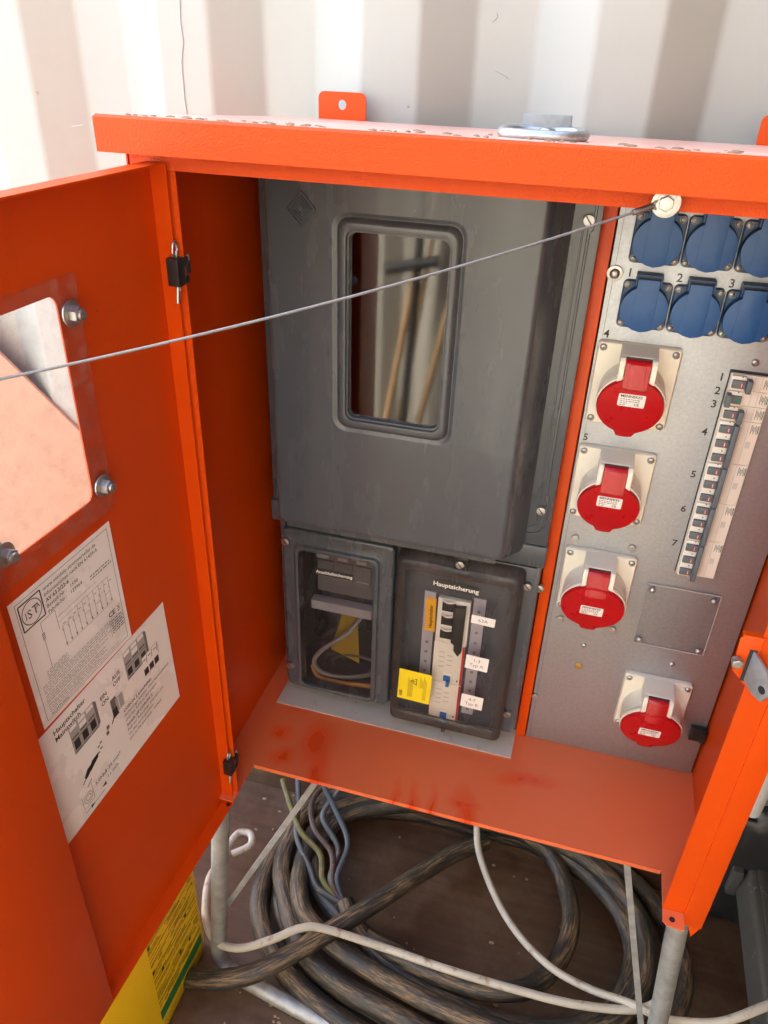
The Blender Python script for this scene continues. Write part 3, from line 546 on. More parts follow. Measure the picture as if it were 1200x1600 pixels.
# fuse switch and wires inside the left compartment
b = B(); b.box(-.338, -.248, .890, .960, -.722, -.640, bev=.003, m=0)
for k in range(3): b.box(-.335 + k * .029, -.311 + k * .029, .8865, .8902, -.700, -.662, m=0, bev=.001); b.box(-.333 + k * .029, -.314 + k * .029, .8855, .8868, -.690, -.6885, m=1); b.box(-.333 + k * .029, -.318 + k * .029, .8855, .8868, -.657, -.645, m=1)
b.box(-.342, -.246, .872, .888, -.7445, -.728, m=2, bev=.001); b.box(-.338, -.325, .8885, .8895, -.660, -.646, m=1); done(b, 'fuse_switch', ['ink_grey', 'ink_light', 'lilac'], mt)
b = B(); b.quad([(-.296, .893, -.745), (-.275, .893, -.745), (-.270, .893, -.855), (-.318, .893, -.838)]); done(b, 'warning_film', 'olive', mt)
def wire(pts, r, m_, name='wire'): b = B(); b.tube(smooth_path(pts, 8), r, 8); return done(b, name, m_, mt)
wire([(-.262, .89, -.745), (-.285, .88, -.785), (-.325, .875, -.825), (-.340, .875, -.855), (-.325, .875, -.875), (-.285, .880, -.878), (-.25, .90, -.879)], .0038, 'pale_core')
wire([(-.345, .880, -.868), (-.330, .868, -.8785), (-.295, .866, -.8790), (-.26, .868, -.876), (-.24, .872, -.877)], .0038, 'orange_core')
wire([(-.32, .90, -.868), (-.295, .895, -.845), (-.265, .895, -.842), (-.24, .90, -.852)], .003, 'grey_core')
for p in ((-.3675, .8475, -.6105), (-.3675, .8475, -.8440)): inst(SLOT, 'screw', p, mt)
# right compartment: mask plate, breakers, smoked cover
b = B(); b.box(-.2005, -.0225, .8590, .8625, -.883, -.582); b.box(-.2045, -.0165, .8520, .8590, -.889, -.584, bev=.003); done(b, 'mask_plate', 'meter', mt)
for x0, x1, z0, z1 in ((-.1635, -.1475, -.808, -.652), (-.0945, -.0775, -.866, -.648)):
    b = B(); b.box(x0, x1, .8490, .8518, z0, z1, bev=.0005); z = z0 + .010
    while z < z1 - .006:
        if x0 > -.1 or z < -.725: b.cyl(((x0 + x1) / 2, .8488, z), ((x0 + x1) / 2, .8492, z), .0024, seg=12, m=1)
        z += .0185
    done(b, 'blanking_strip', ['lilac', 'ink_grey'], mt)
brk = B(); brk.box(-.143, -.0975, .8440, .8520, -.734, -.655, bev=.0012)
for k in range(3):
    z = -.6665 - k * .0245; brk.box(-.1365, -.118, .8418, .8445, z - .0085, z + .0075, m=1, bev=.001); brk.tube(smooth_path([(-.1365, .8425, z + .0095), (-.128, .8395, z + .0085), (-.1185, .8425, z + .0090)], 5), .0016, 6)
brk.prism([(-.1165, -.662), (-.1025, -.660), (-.1035, -.740), (-.1075, -.748), (-.1145, -.738), (-.1145, -.728), (-.1195, -.724), (-.1195, -.662)], 'y', .8360, .8440, m=1, bev=.001)
done(brk, 'main_breaker', ['ivory', 'black'], mt)
for z0, z1, ts in ((-.809, -.7345, -.8000), (-.8815, -.8095, -.8745)):
    b = B(); b.box(-.1435, -.0990, .8445, .8520, z0, z1, bev=.001); b.box(-.1020, -.0991, .8440, .8446, z0 + .001, z1 - .001, m=1); b.box(-.1275, -.1135, .8432, .8448, ts - .003, ts + .012, m=0, bev=.001)
    for k in range(7): b.box(-.1350 + (k % 2) * .012, -.1270 + (k % 2) * .012, .84435, .8446, z0 + .030 + k * .0045, z0 + .0312 + k * .0045, m=2)
    b.box(-.1065, -.1045, .8440, .8446, z0 + .006, z0 + .009, m=3); rc = done(b, 'residual_current_device', ['ivory', 'red_print', 'ink_light', 'ink'], mt)
    b = B(); b.box(-.1255, -.1155, .8385, .8446, ts - .001, ts + .0065, bev=.001); b.box(-.1205, -.1155, .8330, .8440, ts - .0065, ts + .003, bev=.001); done(b, 'toggle', 'toggle_blue', rc)
X = Matrix.Translation((-.1530, .8486, -.6915)) @ Matrix.Rotation(R_(-1), 4, 'Y'); b = B(X); b.box(-.0072, .0072, -.0004, 0, -.0295, .0295); b.text('Hauptschalter', .0072, (.0028, -.0006, -.023), (0, 0, 1), (-1, 0, 0), 1, 'l', True); done(b, 'amber_sticker', ['orange_print', 'ink'], mt)
b = B(); lo_ = [L2(g(-.2030, -.0300, -.8900, -.5860, .010), .8515), L2(g(-.2015, -.0315, -.8885, -.5875, .010), .833), L2(g(-.1995, -.0335, -.8865, -.5895, .009), .8275), L2(g(-.1965, -.0365, -.8835, -.5925, .009), .8255), L2(g(-.1920, -.0415, -.8690, -.6010, .007), .8250), L2(g(-.1900, -.0435, -.8670, -.6030, .006), .8265), L2(g(-.1880, -.0460, -.8650, -.6055, .006), .8268)]
b.loft(lo_, m=1); b.quad([(-.1879, .8268, -.8649), (-.0461, .8268, -.8649), (-.0461, .8268, -.6056), (-.1879, .8268, -.6056)]); b.box(-.1255, -.1050, .8275, .8460, -.592, -.570, bev=.003, m=1); b.box(-.119, -.113, .8235, .8270, -.8895, -.882, bev=.001, m=1); sc = done(b, 'smoked_cover', ['smoke', 'smoke_rim'], mt, sharp=50)
inst(SLOT, 'screw', (-.1150, .8272, -.5800), sc)
strip('name_strip', 'Hauptsicherung', -.1175, -.6195, .0600, .0145, .8266, .0098, R_(1.0), ['ink', 'white'], sc)
strip('label_strip', '63A', -.0765, -.6665, .0325, .0140, .8266, .0080, R_(2), ['white', 'ink_grey'], sc, False)
strip('label_strip', '', -.0780, -.7430, .0320, .0245, .8266, .0080, R_(2), ['white', 'ink_grey'], sc, False, ['1-3', 'Typ A'])
strip('label_strip', '', -.0785, -.8175, .0320, .0245, .8266, .0080, R_(2), ['white', 'ink_grey'], sc, False, ['4-7', 'Typ B'])
X = Matrix.Translation((-.1645, .8266, -.8125)) @ Matrix.Rotation(R_(1.5), 4, 'Y'); b = B(X); o = rrect(-.0245, .0245, -.0290, .0290, .0012); b.loft([L2(o, -.0004), L2(o, 0)], cap0=True, cap1=True)
b.text('ABB', .0066, (-.0175, -.0006, -.0245), (0, 0, 1), (-1, 0, 0), 1, 'l', True)
for k in range(5): b.box(-.0095 + k * .0016, -.0088 + k * .0016, -.0006, -.0004, -.022, .016 - (k % 3) * .004, m=2)
for k in range(6): b.box(.0080 + k * .0018, .0087 + k * .0018, -.0006, -.0004, -.023 if k > 2 else .0, .022 - (k % 3) * .004, m=2)
for (p, q) in (((.0025, -.003), (.0095, -.0005)), ((.0025, .009), (.0095, .004)), ((.0025, -.003), (.0025, .009))): pass
tri = [(.0012, .0035), (.0012, .0155), (-.0080, .0095)]
for k in range(3): p, q = Vector((tri[k][0], 0, tri[k][1])), Vector((tri[(k + 1) % 3][0], 0, tri[(k + 1) % 3][1])); b.tube([p + Vector((.0015, -.0005, 0)), q + Vector((.0015, -.0005, 0))], .0005, 4, m=1)
b.box(-.0030, .0010, -.0006, -.0004, .0088, .0102, m=1); done(b, 'warning_sticker', ['yellow_print', 'ink', 'olive'], sc)
for p in ((-.0265, .8515, -.6120), (-.0265, .8515, -.8470), (-.0105, .8640, -.6200)): inst(SLOT, 'screw', p, mt)
b = B(); b.box(-.0185, -.0125, .8520, .8635, -.880, -.582, bev=.002); done(b, 'edge_rib', 'meter', mt)

# ================================================================== SOCKET PANEL
pn = thing('socket_panel', 'galvanised sheet panel with blue and red sockets beside the meter enclosure', 'socket panel', (.127, .90, -.9088))
PY = .874
b = B(); b.box(.0055, .2475, PY, PY + .0018, -.9085, -.1085, bev=.0006); b.box(.0055, .0073, PY + .002, PY + .022, -.9085, -.1085); b.box(.2457, .2475, PY + .002, PY + .022, -.9085, -.1085); sheet = done(b, 'panel_sheet', 'galv', pn)
b = B(); b.box(.0105, .0110, PY - .0003, PY, -.9080, -.1090); done(b, 'edge_line', 'ink_grey', sheet)
def blue_socket(cx, cz, hinge_up, parent):
    """flange centre cx, cz"""
    global BLUE
    if BLUE is None:
        b = B(); o = rrect(-.0252, .0252, -.0252, .0252, .005); b.loft([L2(o, 0), L2(o, -.005), L2(rrect(-.0242, .0242, -.0242, .0242, .005), -.0062)], cap0=True, cap1=True); b.cyl((0, -.006, -.001), (0, -.0115, -.0015), .0245, .0236, seg=40, m=0)
        b.box(-.0135, .0135, -.0112, 0, .020, .0345, bev=.0015, m=0); b.box(-.0135, .0135, -.0160, -.009, .0318, .0345, bev=.001, m=0); b.box(-.0112, .0112, -.0114, -.0100, .0292, .0316, m=1)
        for x0, x1 in ((-.0136, -.0117), (.0117, .0136)): b.box(x0, x1, -.0158, -.009, .0215, .0335, bev=.0007, m=0)
        fl_ = local_mesh(b, 'socket', ['blue_dark', 'ink'])
        b = B(); X = Matrix.Rotation(R_(2), 4, 'X'); b.cyl((0, -.0118, -.0015), (0, -.0150, -.0015), .0243, seg=48, bev=.0008, X=X)
        o = [(-.0112, .0300), (.0112, .0300)] + [(.0243 * math.cos(a) * .999, -.0015 + .0243 * math.sin(a)) for a in [R_(t) for t in range(-62, -119, -8)]]
        o = [(.0112, .0300), (-.0112, .0300), (-.0116, -.0226), (-.0076, -.0246), (0, -.0262), (.0076, -.0246), (.0116, -.0226)]
        b.prism(o, 'y', -.0154, -.0116, bev=.0005, X=X); ld = local_mesh(b, 'lid', ['blue'])
        BLUE = (fl_, ld)
    s_ = inst(BLUE[0], 'socket', (cx, PY, cz), parent); ld = inst(BLUE[1], 'lid', (cx, PY, cz), s_)
    for dx in (-.0208, .0208):
        for dz in (-.0208, .0208): inst(POZI_S, 'screw', (cx + dx, PY - .006, cz + dz), s_, (0, random.uniform(0, 3), 0))
    return s_
BLUE = None
for r_, z in enumerate((-.1665, -.2350)):
    for k in range(3): blue_socket(.0475 + k * .0520, z, r_, pn)
def number(t, x, z, s_=.0125): b = B(); b.text(t, s_, (x, PY - .0003, z), (1, 0, 0), (0, 0, 1), 0, 'c', True); done(b, 'number', 'ink', sheet)
for t, x, z in (('1', .0270, -.2075), ('2', .0775, -.2080), ('3', .1290, -.2085), ('4', .0145, -.2755), ('5', .0125, -.4025)): number(t, x, z)
for t, x, z in (('1', .1435, -.3085), ('2', .1430, -.3245), ('3', .1430, -.3405), ('4', .1410, -.3750), ('5', .1415, -.4300), ('6', .1410, -.4775), ('7', .1415, -.5270)): number(t, x, z)
# red sockets
RED = {}
def red_socket(cx, cz, big):
    if big not in RED:
        w_, h_ = .0450, .0490; b = B(); o = rrect(-w_, w_, -h_, h_, .005)
        b.loft([L2(o, 0), L2(o, -.006), L2(rrect(-w_ + .0015, w_ - .0015, -h_ + .0015, h_ - .0015, .005), -.0082)], cap0=True, cap1=True)
        r = .0358 + (.004 if big else 0); dz = -.003 if big else 0; X = Matrix.Translation((0, -.0350, -.0085 + dz)) @ Matrix.Rotation(R_(15), 4, 'X')
        b.cyl((0, .040, -.004), (0, .002, 0), r * .98, r + .001, seg=48, X=X); b.cyl((0, .002, 0), (0, -.003, 0), r + .0016, seg=48, X=X, bev=.0008)
        # hinge block sloping out from the top of the flange, with two cheeks
        b.prism([(0, .0485), (-.008, .0485), (-.038, .0462), (-.0405, .0440), (-.0405, .020), (-.030, .010), (0, .010)], 'x', -.0195, .0195, bev=.0008)
        for a, c in ((-.0195, -.0136), (.0136, .0195)): b.prism([(-.036, .0462), (-.0440, .0450), (-.0475, .041), (-.0495, .026), (-.0480, .018), (-.030, .012)], 'x', a, c, bev=.0012)
        fl_ = local_mesh(b, 'red_socket', ['cream'])
        b = B(); b.cyl((0, -.0032, 0), (0, -.0090, 0), r + .0003, r - .0004, seg=56, bev=.0012, X=X); b.prism([(-.0125, -r + .003), (-.0085, -r - .0045), (0, -r - .0055), (.0085, -r - .0045), (.0125, -r + .003)], 'y', -.0085, -.0036, bev=.0008, X=X)
        b.prism([(-.0410, .0440), (-.0450, .0432), (-.0475, .0400), (-.0545, .0150 + dz), (-.0500, .0120 + dz), (-.0425, .030)], 'x', -.0130, .0130, bev=.0006)
        b.prism([(-.0462, .0428), (-.0486, .0398), (-.0556, .0150 + dz), (-.0535, .0135 + dz), (-.0465, .039)], 'x', -.0085, .0085, bev=.0004); ld = local_mesh(b, 'lid', ['red'])
        b = B(); b.box(-.0134, .0134, -.0412, -.0380, .0425, .0452); hs = local_mesh(b, 'hinge_gap', ['ink'])
        b = B(X); lz = -.004 if big else .0105; o = rrect(-.0142, .0142, lz - .0082, lz + .0082, .0015); b.loft([L2(o, -.0095), L2(o, -.0090)], cap0=True, cap1=True)
        b.text('MENNEKES', .0046, (-.0118, -.0097, lz + .0040), (1, 0, 0), (0, 0, 1), 1, 'l', True)
        for k, (a, c) in enumerate(((-.0118, .0095), (-.0118, .0085), (-.0118, -.004), (-.0118, -.005))):
            x = a
            while x < c: q = min(random.uniform(.0012, .0035), c - x); b.box(x, x + q, -.00968, -.0095, lz + .0010 - k * .0026, lz + .0019 - k * .0026, m=2); x += q + .0008
        b.text('CE', .0042, (.0035, -.0097, lz - .0062), (1, 0, 0), (0, 0, 1), 1, 'l', True); lb = local_mesh(b, 'lid_label', ['white', 'ink', 'ink_grey'])
        RED[big] = (fl_, ld, hs, lb)
    m_ = RED[big]; s_ = inst(m_[0], 'red_socket', (cx, PY, cz), pn); ld = inst(m_[1], 'lid', (cx, PY, cz), s_); inst(m_[2], 'hinge_gap', (cx, PY, cz), s_); inst(m_[3], 'lid_label', (cx, PY, cz), s_)
    for dx in (-.0385, .0385):
        for dz in (-.0425, .0425): inst(POZI, 'screw', (cx + dx, PY - .0078, cz + dz), s_, (0, random.uniform(0, 3), 0))
for cx, cz, bg_ in ((.0525, -.3265, False), (.0520, -.4550, False), (.0585, -.6010, True), (.1680, -.7870, True)): red_socket(cx, cz, bg_)
# circuit breakers, lying sideways in one slot
b = B(); b.box(.1500, .1965, PY - .0016, PY - .0002, -.5625, -.2945); done(b, 'breaker_slot', 'ink', sheet)
def breaker(z1, n, off):
    z0 = z1 - .01765 * n; yb_ = PY - .002; b = B()
    b.box(.1510, .1955, yb_ - .005, yb_, z0 + .0002, z1 - .0002, bev=.0006); b.box(.1515, .1672, yb_ - .0105, yb_ - .004, z0 + .0004, z1 - .0004, bev=.0022)
    for i in range(n):
        zc = z1 - .01765 * (i + .5); b.cyl((.1625, yb_ - .0107, zc + .0078), (.1625, yb_ - .0103, zc + .0078), .0009, seg=8, m=1)
    # flat print on the face
    zc = (z0 + z1) / 2; yf_ = yb_ - .0052
    for x in (.1765, .1835): b.box(x, x + .0003, yf_, yb_ - .0049, z0 + .0015, z1 - .0015, m=2)
    for k in range(5): b.box(.1865 + k * .0014, .1872 + k * .0014, yf_, yb_ - .0049, z1 - .0135 + (k % 2) * .003, z1 - .003 - (k % 3) * .0012, m=1)
    b.box(.1935, .1945, yf_, yb_ - .0049, z1 - .013, z1 - .003, m=3)
    if n > 1:
        for k in range(4): b.box(.1855 + k * .0013, .1861 + k * .0013, yf_, yb_ - .0049, zc - .005, zc + .003, m=2)
    br = done(b, 'circuit_breaker', ['ivory', 'ink_grey', 'ink_light', 'green'], pn)
    for i in range(n):
        zc = z1 - .01765 * (i + .5); b = B(); b.box(.1530, .1668, yb_ - .0145, yb_ - .010, zc - .0045, zc + .0045, bev=.001)
        b.box(.1616, .1634, yb_ - .01475, yb_ - .0140, zc - .0036, zc + .0036, m=2 if off else 1); 
        if not off: b.box(.1622, .1629, yb_ - .0149, yb_ - .0146, zc - .002, zc + .002, m=3)
        done(b, 'toggle', ['charcoal', 'red_print', 'green', 'white'], br)
    b = B(); x = .1500 if off else .1668; b.box(x, x + .0058, yb_ - .0215, yb_ - .010, z0 + .0016 if n == 1 else z0 + .0006, z1 - .0016 if n == 1 else z1 - .0006, bev=.0014); done(b, 'tie_bar', 'charcoal', br)
z = -.2965
for n_, off in ((1, 0), (1, 1), (1, 0), (3, 0), (3, 0), (3, 0), (3, 0)): breaker(z, n_, off); z -= .01765 * n_
# clear blanking plate and loose fixings
b = B(); b.box(.1225, .2130, PY - .0032, PY - .0004, -.6865, -.5880, bev=.0006); [b.tube([p, q], .0007, 6, m=1) for p, q in ((((-0+.1227), PY - .0030, -.5882), (.2128, PY - .0030, -.5882)), ((.2128, PY - .0030, -.5882), (.2128, PY - .0030, -.6863)), ((.2128, PY - .0030, -.6863), (.1227, PY - .0030, -.6863)), ((.1227, PY - .0030, -.6863), (.1227, PY - .0030, -.5882)))]; cp = done(b, 'clear_plate', ['clear', 'ink_light'], pn)
for x, z in ((.130, -.597), (.2055, -.597), (.2055, -.680), (.1295, -.680)): inst(POZI, 'screw', (x, PY - .0034, z), cp)
for x, z in ((.0225, -.5400), (.0935, -.5400), (.0225, -.6730), (.0935, -.6740), (.0085, -.8220)): inst(HEXN, 'hex_bolt', (x, PY, z), pn, (0, random.uniform(0, 2), 0))
for x, z in ((.0610, -.7110), (.1790, -.7130), (.1725, -.2840), (.1710, -.5685)): inst(POZI, 'screw', (x, PY, z), pn, (0, random.uniform(0, 2), 0))
b = B(); b.cyl((.0115, PY, -.2055), (.0115, PY - .003, -.2055), .0085, seg=22, bev=.001); b.ball((.0115, PY - .003, -.2055), .0055, sc=(1, .7, 1)); done(b, 'rivet_nut', 'steel', pn)
b = B(); b.cyl((.0600, PY, -.7490), (.0600, PY - .003, -.7490), .0048, seg=16, bev=.0012); done(b, 'brass_rivet', 'brass', pn)
b = B(); b.box(.2265, .2490, PY - .009, PY - .0005, -.8345, -.8120, bev=.0012); b.box(.2290, .2330, PY - .0105, PY - .0085, -.8300, -.8170, bev=.0006); b.box(.2400, .2470, PY - .014, PY - .0085, -.8320, -.8150, bev=.0015); done(b, 'edge_clip', 'black', pn)

# ================================================================== CABLES ON THE FLOOR
def cable(name, pts, r, m_, label=None, cat=None, parent=None, n=8, seg=14, group=None):
    b = B(); P = smooth_path(pts, n); b.tube(P, r, seg); o = done(b, name, m_, parent)
    if m_ == 'rubber':
        at = o.data.attributes.new('run', 'FLOAT_VECTOR', 'POINT'); d = random.uniform(0, 9); run = [d]
        for a, c in zip(P, P[1:]): run.append(run[-1] + (c - a).length)
        for i in range(len(o.data.vertices)): at.data[i].vector = (run[i // seg], math.cos(2 * math.pi * (i % seg) / seg), math.sin(2 * math.pi * (i % seg) / seg))
    if label: tag(o, label, cat, group)
    return o
rc_ = .0182; z1, z2, z3 = F + .021, F + .043, F + .062
main = thing('power_cable', 'coiled thick black muddy cable with its bare cores flared out, lying under the cabinet', 'cable', (-.05, .86, F), 'thick black cables on the floor')
cable('sheath', [(-.262, .800, z3), (-.225, .765, z3 - .005), (-.13, .715, z2), (0, .690, z2), (.12, .700, z2), (.215, .755, z2), (.256, .85, z2), (.243, .925, z2), (.19, .99, z2), (.10, 1.04, z2), (-.05, 1.06, z1), (-.21, 1.055, z1), (-.33, 1.01, z1), (-.385, .91, z1), (-.388, .80, z1), (-.335, .733, z1), (-.27, .690, z1), (-.17, .662, z1), (-.05, .648, z1), (.10, .655, z1), (.225, .715, z1), (.298, .82, z1), (.296, .905, z1), (.245, .985, z1), (.15, 1.03, z1), (0, 1.055, z2), (-.22, 1.06, z2), (-.37, 1.01, z2), (-.428, .91, z1), (-.430, .80, z1), (-.385, .72, z1), (-.29, .655, z1), (-.15, .612, z1), (0, .592, z1), (.2, .600, z1), (.34, .66, z1)], rc_, 'rubber', parent=main)
cores = [('blue_core', [(-.262, .800, z3), (-.288, .835, z3 + .014), (-.288, .90, z3 + .03), (-.335, .955, z3 + .05), (-.372, .99, z3 + .075), (-.385, 1.03, z3 + .12)]),
  ('grey_core', [(-.262, .802, z3), (-.300, .832, z3 + .008), (-.305, .89, z3 + .02), (-.352, .935, z3 + .04), (-.338, .985, z3 + .06), (-.325, 1.03, z3 + .10)]),
  ('yg_core', [(-.264, .800, z3), (-.312, .826, z3 + .006), (-.335, .872, z3 + .014), (-.385, .900, z3 + .024), (-.425, .945, z3 + .034), (-.46, .99, z3 + .045)]),
  ('brown_core', [(-.264, .800, z3), (-.292, .822, z3 + .010), (-.312, .874, z3 + .022), (-.362, .912, z3 + .03), (-.385, .965, z3 + .038), (-.362, 1.01, z3 + .05), (-.30, 1.045, z3 + .07)]),
  ('grey_core', [(-.266, .798, z3), (-.318, .812, z3 + .002), (-.345, .842, z3 + .006), (-.392, .895, z3 + .014), (-.412, .955, z3 + .03), (-.43, 1.0, z3 + .05)])]
for m_, pts in cores: cable('core', pts, .0058, m_, parent=main, seg=10)
cable('power_cable', [(-.20, 1.045, z3), (-.315, .985, z3), (-.352, .912, z2), (-.335, .842, z2), (-.268, .785, z2), (-.154, .738, z3), (-.03, .722, z3), (.055, .735, z3), (.105, .780, z2), (.138, .847, z2), (.142, .923, z2), (.105, 1.015, z2), (.04, 1.045, z3), (-.08, 1.05, z3 + .02), (-.20, 1.045, z3 + .03)], rc_ - .001, 'rubber', 'inner loop of thick black muddy cable beside the flared cores', 'cable', group='thick black cables on the floor')
cable('power_cable', [(-.27, 1.045, z3), (-.352, .965, z3), (-.366, .865, z3 - .004), (-.338, .775, z3), (-.268, .726, z3), (-.15, .692, z3), (0, .670, z3), (.12, .678, z3), (.215, .728, z3), (.272, .82, z3), (.270, .91, z3), (.225, .98, z3), (.13, 1.03, z3 + .01), (0, 1.045, z3 + .02), (-.14, 1.05, z3 + .02), (-.27, 1.045, z3 + .02)], rc_ - .001, 'rubber', 'thick black muddy loop lying on top of the coil, between inner and outermost loops', 'cable', group='thick black cables on the floor')
cable('power_cable', [(-.36, 1.045, z2), (-.405, .965, z2), (-.408, .86, z2), (-.372, .785, z2), (-.312, .712, z2), (-.232, .672, z2), (-.12, .650, z2), (0, .632, z2), (.13, .640, z2), (.245, .695, z2), (.322, .785, z2), (.340, .875, z2), (.315, .95, z2), (.255, 1.015, z2), (.15, 1.045, z3), (0, 1.048, z3), (-.15, 1.05, z3)], rc_, 'rubber', 'outermost thick black muddy loop, running past the right leg', 'cable', group='thick black cables on the floor')
cable('power_cable', [(-.56, .665, z1), (-.50, .620, z1), (-.458, .609, z2), (-.413, .612, z3), (-.364, .632, z3 + .012), (-.312, .678, z3 + .02), (-.252, .743, z3 + .025), (-.173, .843, z3 + .02), (-.099, .949, z3), (-.035, 1.018, z2)], rc_ - .0015, 'rubber', 'thick black cable running diagonally over the coil from the yellow canister', 'cable', group='thick black cables on the floor')
cable('white_cable', [(-.497, .822, F + .075), (-.470, .846, F + .08), (-.478, .868, F + .082), (-.502, .866, F + .08), (-.511, .836, F + .075), (-.505, .812, F + .075), (-.514, .764, F + .078), (-.487, .695, F + .08), (-.449, .657, F + .085), (-.402, .651, F + .095), (-.350, .668, F + .117), (-.305, .699, F + .125), (-.266, .714, F + .116), (-.166, .728, F + .088), (-.052, .723, F + .09), (.056, .724, F + .09), (.160, .730, F + .09), (.258, .748, F + .1), (.285, .757, F + .16), (.262, .735, F + .32), (.249, .672, F + .475)], .0068, 'white_cable', 'off white cable curling in a small ring by the left leg, in front', 'cable')
cable('white_cable', [(-.070, 1.046, F + .16), (-.060, 1.03, F + .10), (-.043, .973, F + .07), (.004, .891, F + .065), (.054, .830, F + .07), (.115, .780, F + .085), (.180, .762, F + .088), (.240, .752, F + .10), (.276, .716, -1.27), (.300, .692, -1.222), (.344, .686, -1.182), (.402, .717, -1.165), (.47, .765, -1.172), (.62, .85, -1.175)], .0064, 'white_cable', 'off white cable dropping from behind the tray and leaving to the right', 'cable', group='thin white cables')

# ================================================================== CANISTER, CASE, CLUTTER
can = thing('canister', 'yellow plastic canister with dark small print and a green stripe under the open door', 'canister', (-.60, .53, F))
b = B(); g = rrect
def LZ(r, z): return [(p[0], p[1], z) for p in r]
b.loft([LZ(g(-.718, -.494, .405, .682, .02), F), LZ(g(-.726, -.484, .397, .690, .028), F + .012), LZ(g(-.728, -.481, .395, .692, .03), F + .05), LZ(g(-.728, -.481, .395, .692, .03), F + .28), LZ(g(-.722, -.487, .401, .686, .03), F + .31), LZ(g(-.70, -.51, .425, .665, .03), F + .325)], cap0=True, cap1=True)
b.cyl((-.60, .60, F + .325), (-.60, .60, F + .355), .028, seg=24, m=1, bev=.002); b.tube(smooth_path([(-.60, .42, F + .322), (-.60, .44, F + .36), (-.60, .50, F + .365), (-.60, .54, F + .325)], 6), .012, 10); done(b, 'body', ['yellow', 'black'], can)
b = B(); xf = -.4807; b.box(-.4809, xf, .5290, .6640, -1.3665, -1.3410, m=1)
def prn(y0, y1, z0, z1, m): b.box(-.4809, xf, y0, y1, z0, z1, m=m)
z = -1.335
while z < -1.128:
    y = .5300
    while y < .664:
        q = random.uniform(.006, .03); q = min(q, .664 - y)
        if random.random() < .86 - .35 * (y - .53) / .13: prn(y, y + q, z, z + random.choice((.0022, .0022, .0034)), 0)
        y += q + .0012
    z += random.choice((.0042, .0042, .0046, .009))
for y, z in ((.5305, -1.2365), (.5305, -1.172), (.552, -1.262), (.600, -1.30), (.628, -1.24), (.66 - .03, -1.31)): prn(y, y + .006, z, z + .008, 2)
done(b, 'label', ['olive', 'green', 'ink'], can)
case = thing('tool_case', 'scuffed black plastic case with an overhanging ribbed lid, on the floor right of the cabinet', 'case', (.57, .82, F))
b = B(); b.box(.462, .70, .62, 1.025, F, -1.292, bev=.006); done(b, 'body', 'crate', case)
b = B(); b.prism([(.416, -1.290), (.4245, -1.239), (.430, -1.233), (.466, -1.230), (.474, -1.196), (.482, -1.190), (.70, -1.190), (.70, -1.290)], 'y', .60, 1.040, bev=.0035)
b.box(.4385, .4520, .605, 1.035, -1.2310, -1.2265, bev=.002); b.box(.510, .535, .62, 1.02, -1.1905, -1.182, bev=.003); done(b, 'lid', 'crate', case)
b = B(); b.box(.400, .418, .985, 1.015, -1.300, -1.235, bev=.003); b.box(.402, .424, .990, 1.010, -1.262, -1.252, bev=.001, m=1); done(b, 'latch', ['crate', 'steel'], case)
bag = B(); q = bmesh.new(); bmesh.ops.create_icosphere(q, subdivisions=4, radius=1)
for v in q.verts:
    c = v.co; k = 1 + .10 * math.sin(7 * c.x + 3 * c.z) * math.sin(5 * c.z + 2) + .06 * math.sin(13 * c.x - 9 * c.z + 4 * c.y)
    f_ = lambda t: math.copysign(abs(t) ** .6, t)
    v.co = Vector((.49 + .135 * f_(c.x) * k, 1.018 + .022 * f_(c.y), -1.262 + .155 * f_(c.z) * k))
    v.co.z = max(v.co.z, F + .001)
bag._add(q); tag(done(bag, 'bag', 'black'), 'crumpled black bag squeezed between the black case and the wall', 'bag')
b = B(); b.tube([(.398, 1.018, F + .31), (.398, 1.018, F + .62)], .017, 16); tag(done(b, 'pipe', 'pipe'), 'pale grey pipe standing behind the black case', 'pipe')
b = B(); b.prism([(-1.30, F + .02), (-.30, F + .02), (-.60, -.835), (-1.30, -.165)], 'y', 1.0470, 1.0525); tag(done(b, 'board', 'board'), 'pale peach board leaning on the wall, seen through the door window', 'board')
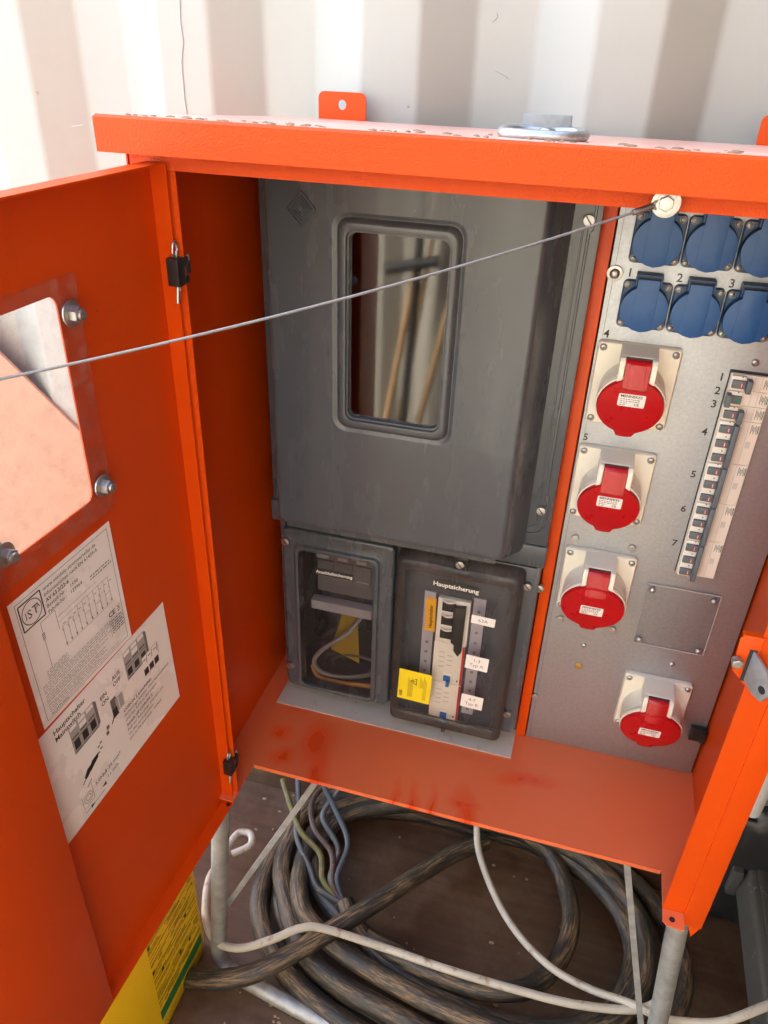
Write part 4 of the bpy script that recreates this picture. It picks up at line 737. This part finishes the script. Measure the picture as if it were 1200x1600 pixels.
# things by the opposite wall that mirror in the meter window
def stick(p0, p1, r, label): b = B(); b.tube([p0, p1], r, 12); tag(done(b, 'broom_handle', 'wood'), label, 'broom handle', None)
stick((-.60, -1.155, -.35), (-.745, -1.09, F + .002), .013, 'wooden broom handle leaning on the far wall, left of the tripod')
stick((-.56, -1.16, -.30), (-.70, -1.14, F + .002), .011, 'thinner wooden broom handle leaning close behind the other one')
stick((-.50, -1.165, -.72), (-.625, -1.10, F + .002), .013, 'wooden broom handle leaning on the far wall, right of the tripod')
tp = thing('tripod', 'black tripod pole with a ribbed grip by the far wall', 'tripod', (-.655, -1.06, F))
b = B(); b.tube([(-.62, -1.10, -.40), (-.652, -1.08, F + .16)], .016, 12); done(b, 'pole', 'black', tp)
for dx, dy in ((-.13, .05), (.10, .06), (.0, -.06)): b = B(); b.tube([(-.652, -1.08, F + .16), (-.652 + dx, -1.08 + dy, F + .008)], .008, 8); done(b, 'leg', 'black', tp)
b = B(); b.tube([(-.735, -1.05, -.688), (-.55, -1.05, -.645)], .021, 14); done(b, 'grip', 'black', tp)
# crumbs of dirt
b = B()
for k in range(260):
    x, y = random.uniform(-.55, .5), random.uniform(.45, 1.04); s_ = random.uniform(.0012, .0038)
    if k > 110: x, y = random.gauss(-.25, .05), random.gauss(.57, .02)
    bb = bmesh.new(); bmesh.ops.create_icosphere(bb, subdivisions=1, radius=s_, matrix=Matrix.Translation((x, y, F + s_ * .5)) @ Matrix.Diagonal((random.uniform(.7, 2), 1, .7, 1))); b._add(bb)
d = done(b, 'floor_crumbs', 'dirt'); d['kind'] = 'stuff'
b = B()
for k in range(100):
    x = random.uniform(-.40, .25); y = .6235 + abs(random.gauss(0, .03)) ; s_ = random.uniform(.0007, .0022)
    bb = bmesh.new(); bmesh.ops.create_icosphere(bb, subdivisions=1, radius=s_, matrix=Matrix.Translation((x, y, roofz(y) + s_ * .3)) @ Matrix.Diagonal((random.uniform(1, 3), 1, .6, 1))); b._add(bb)
d = done(b, 'roof_crumbs', 'dirt', roof); d['kind'] = 'stuff'
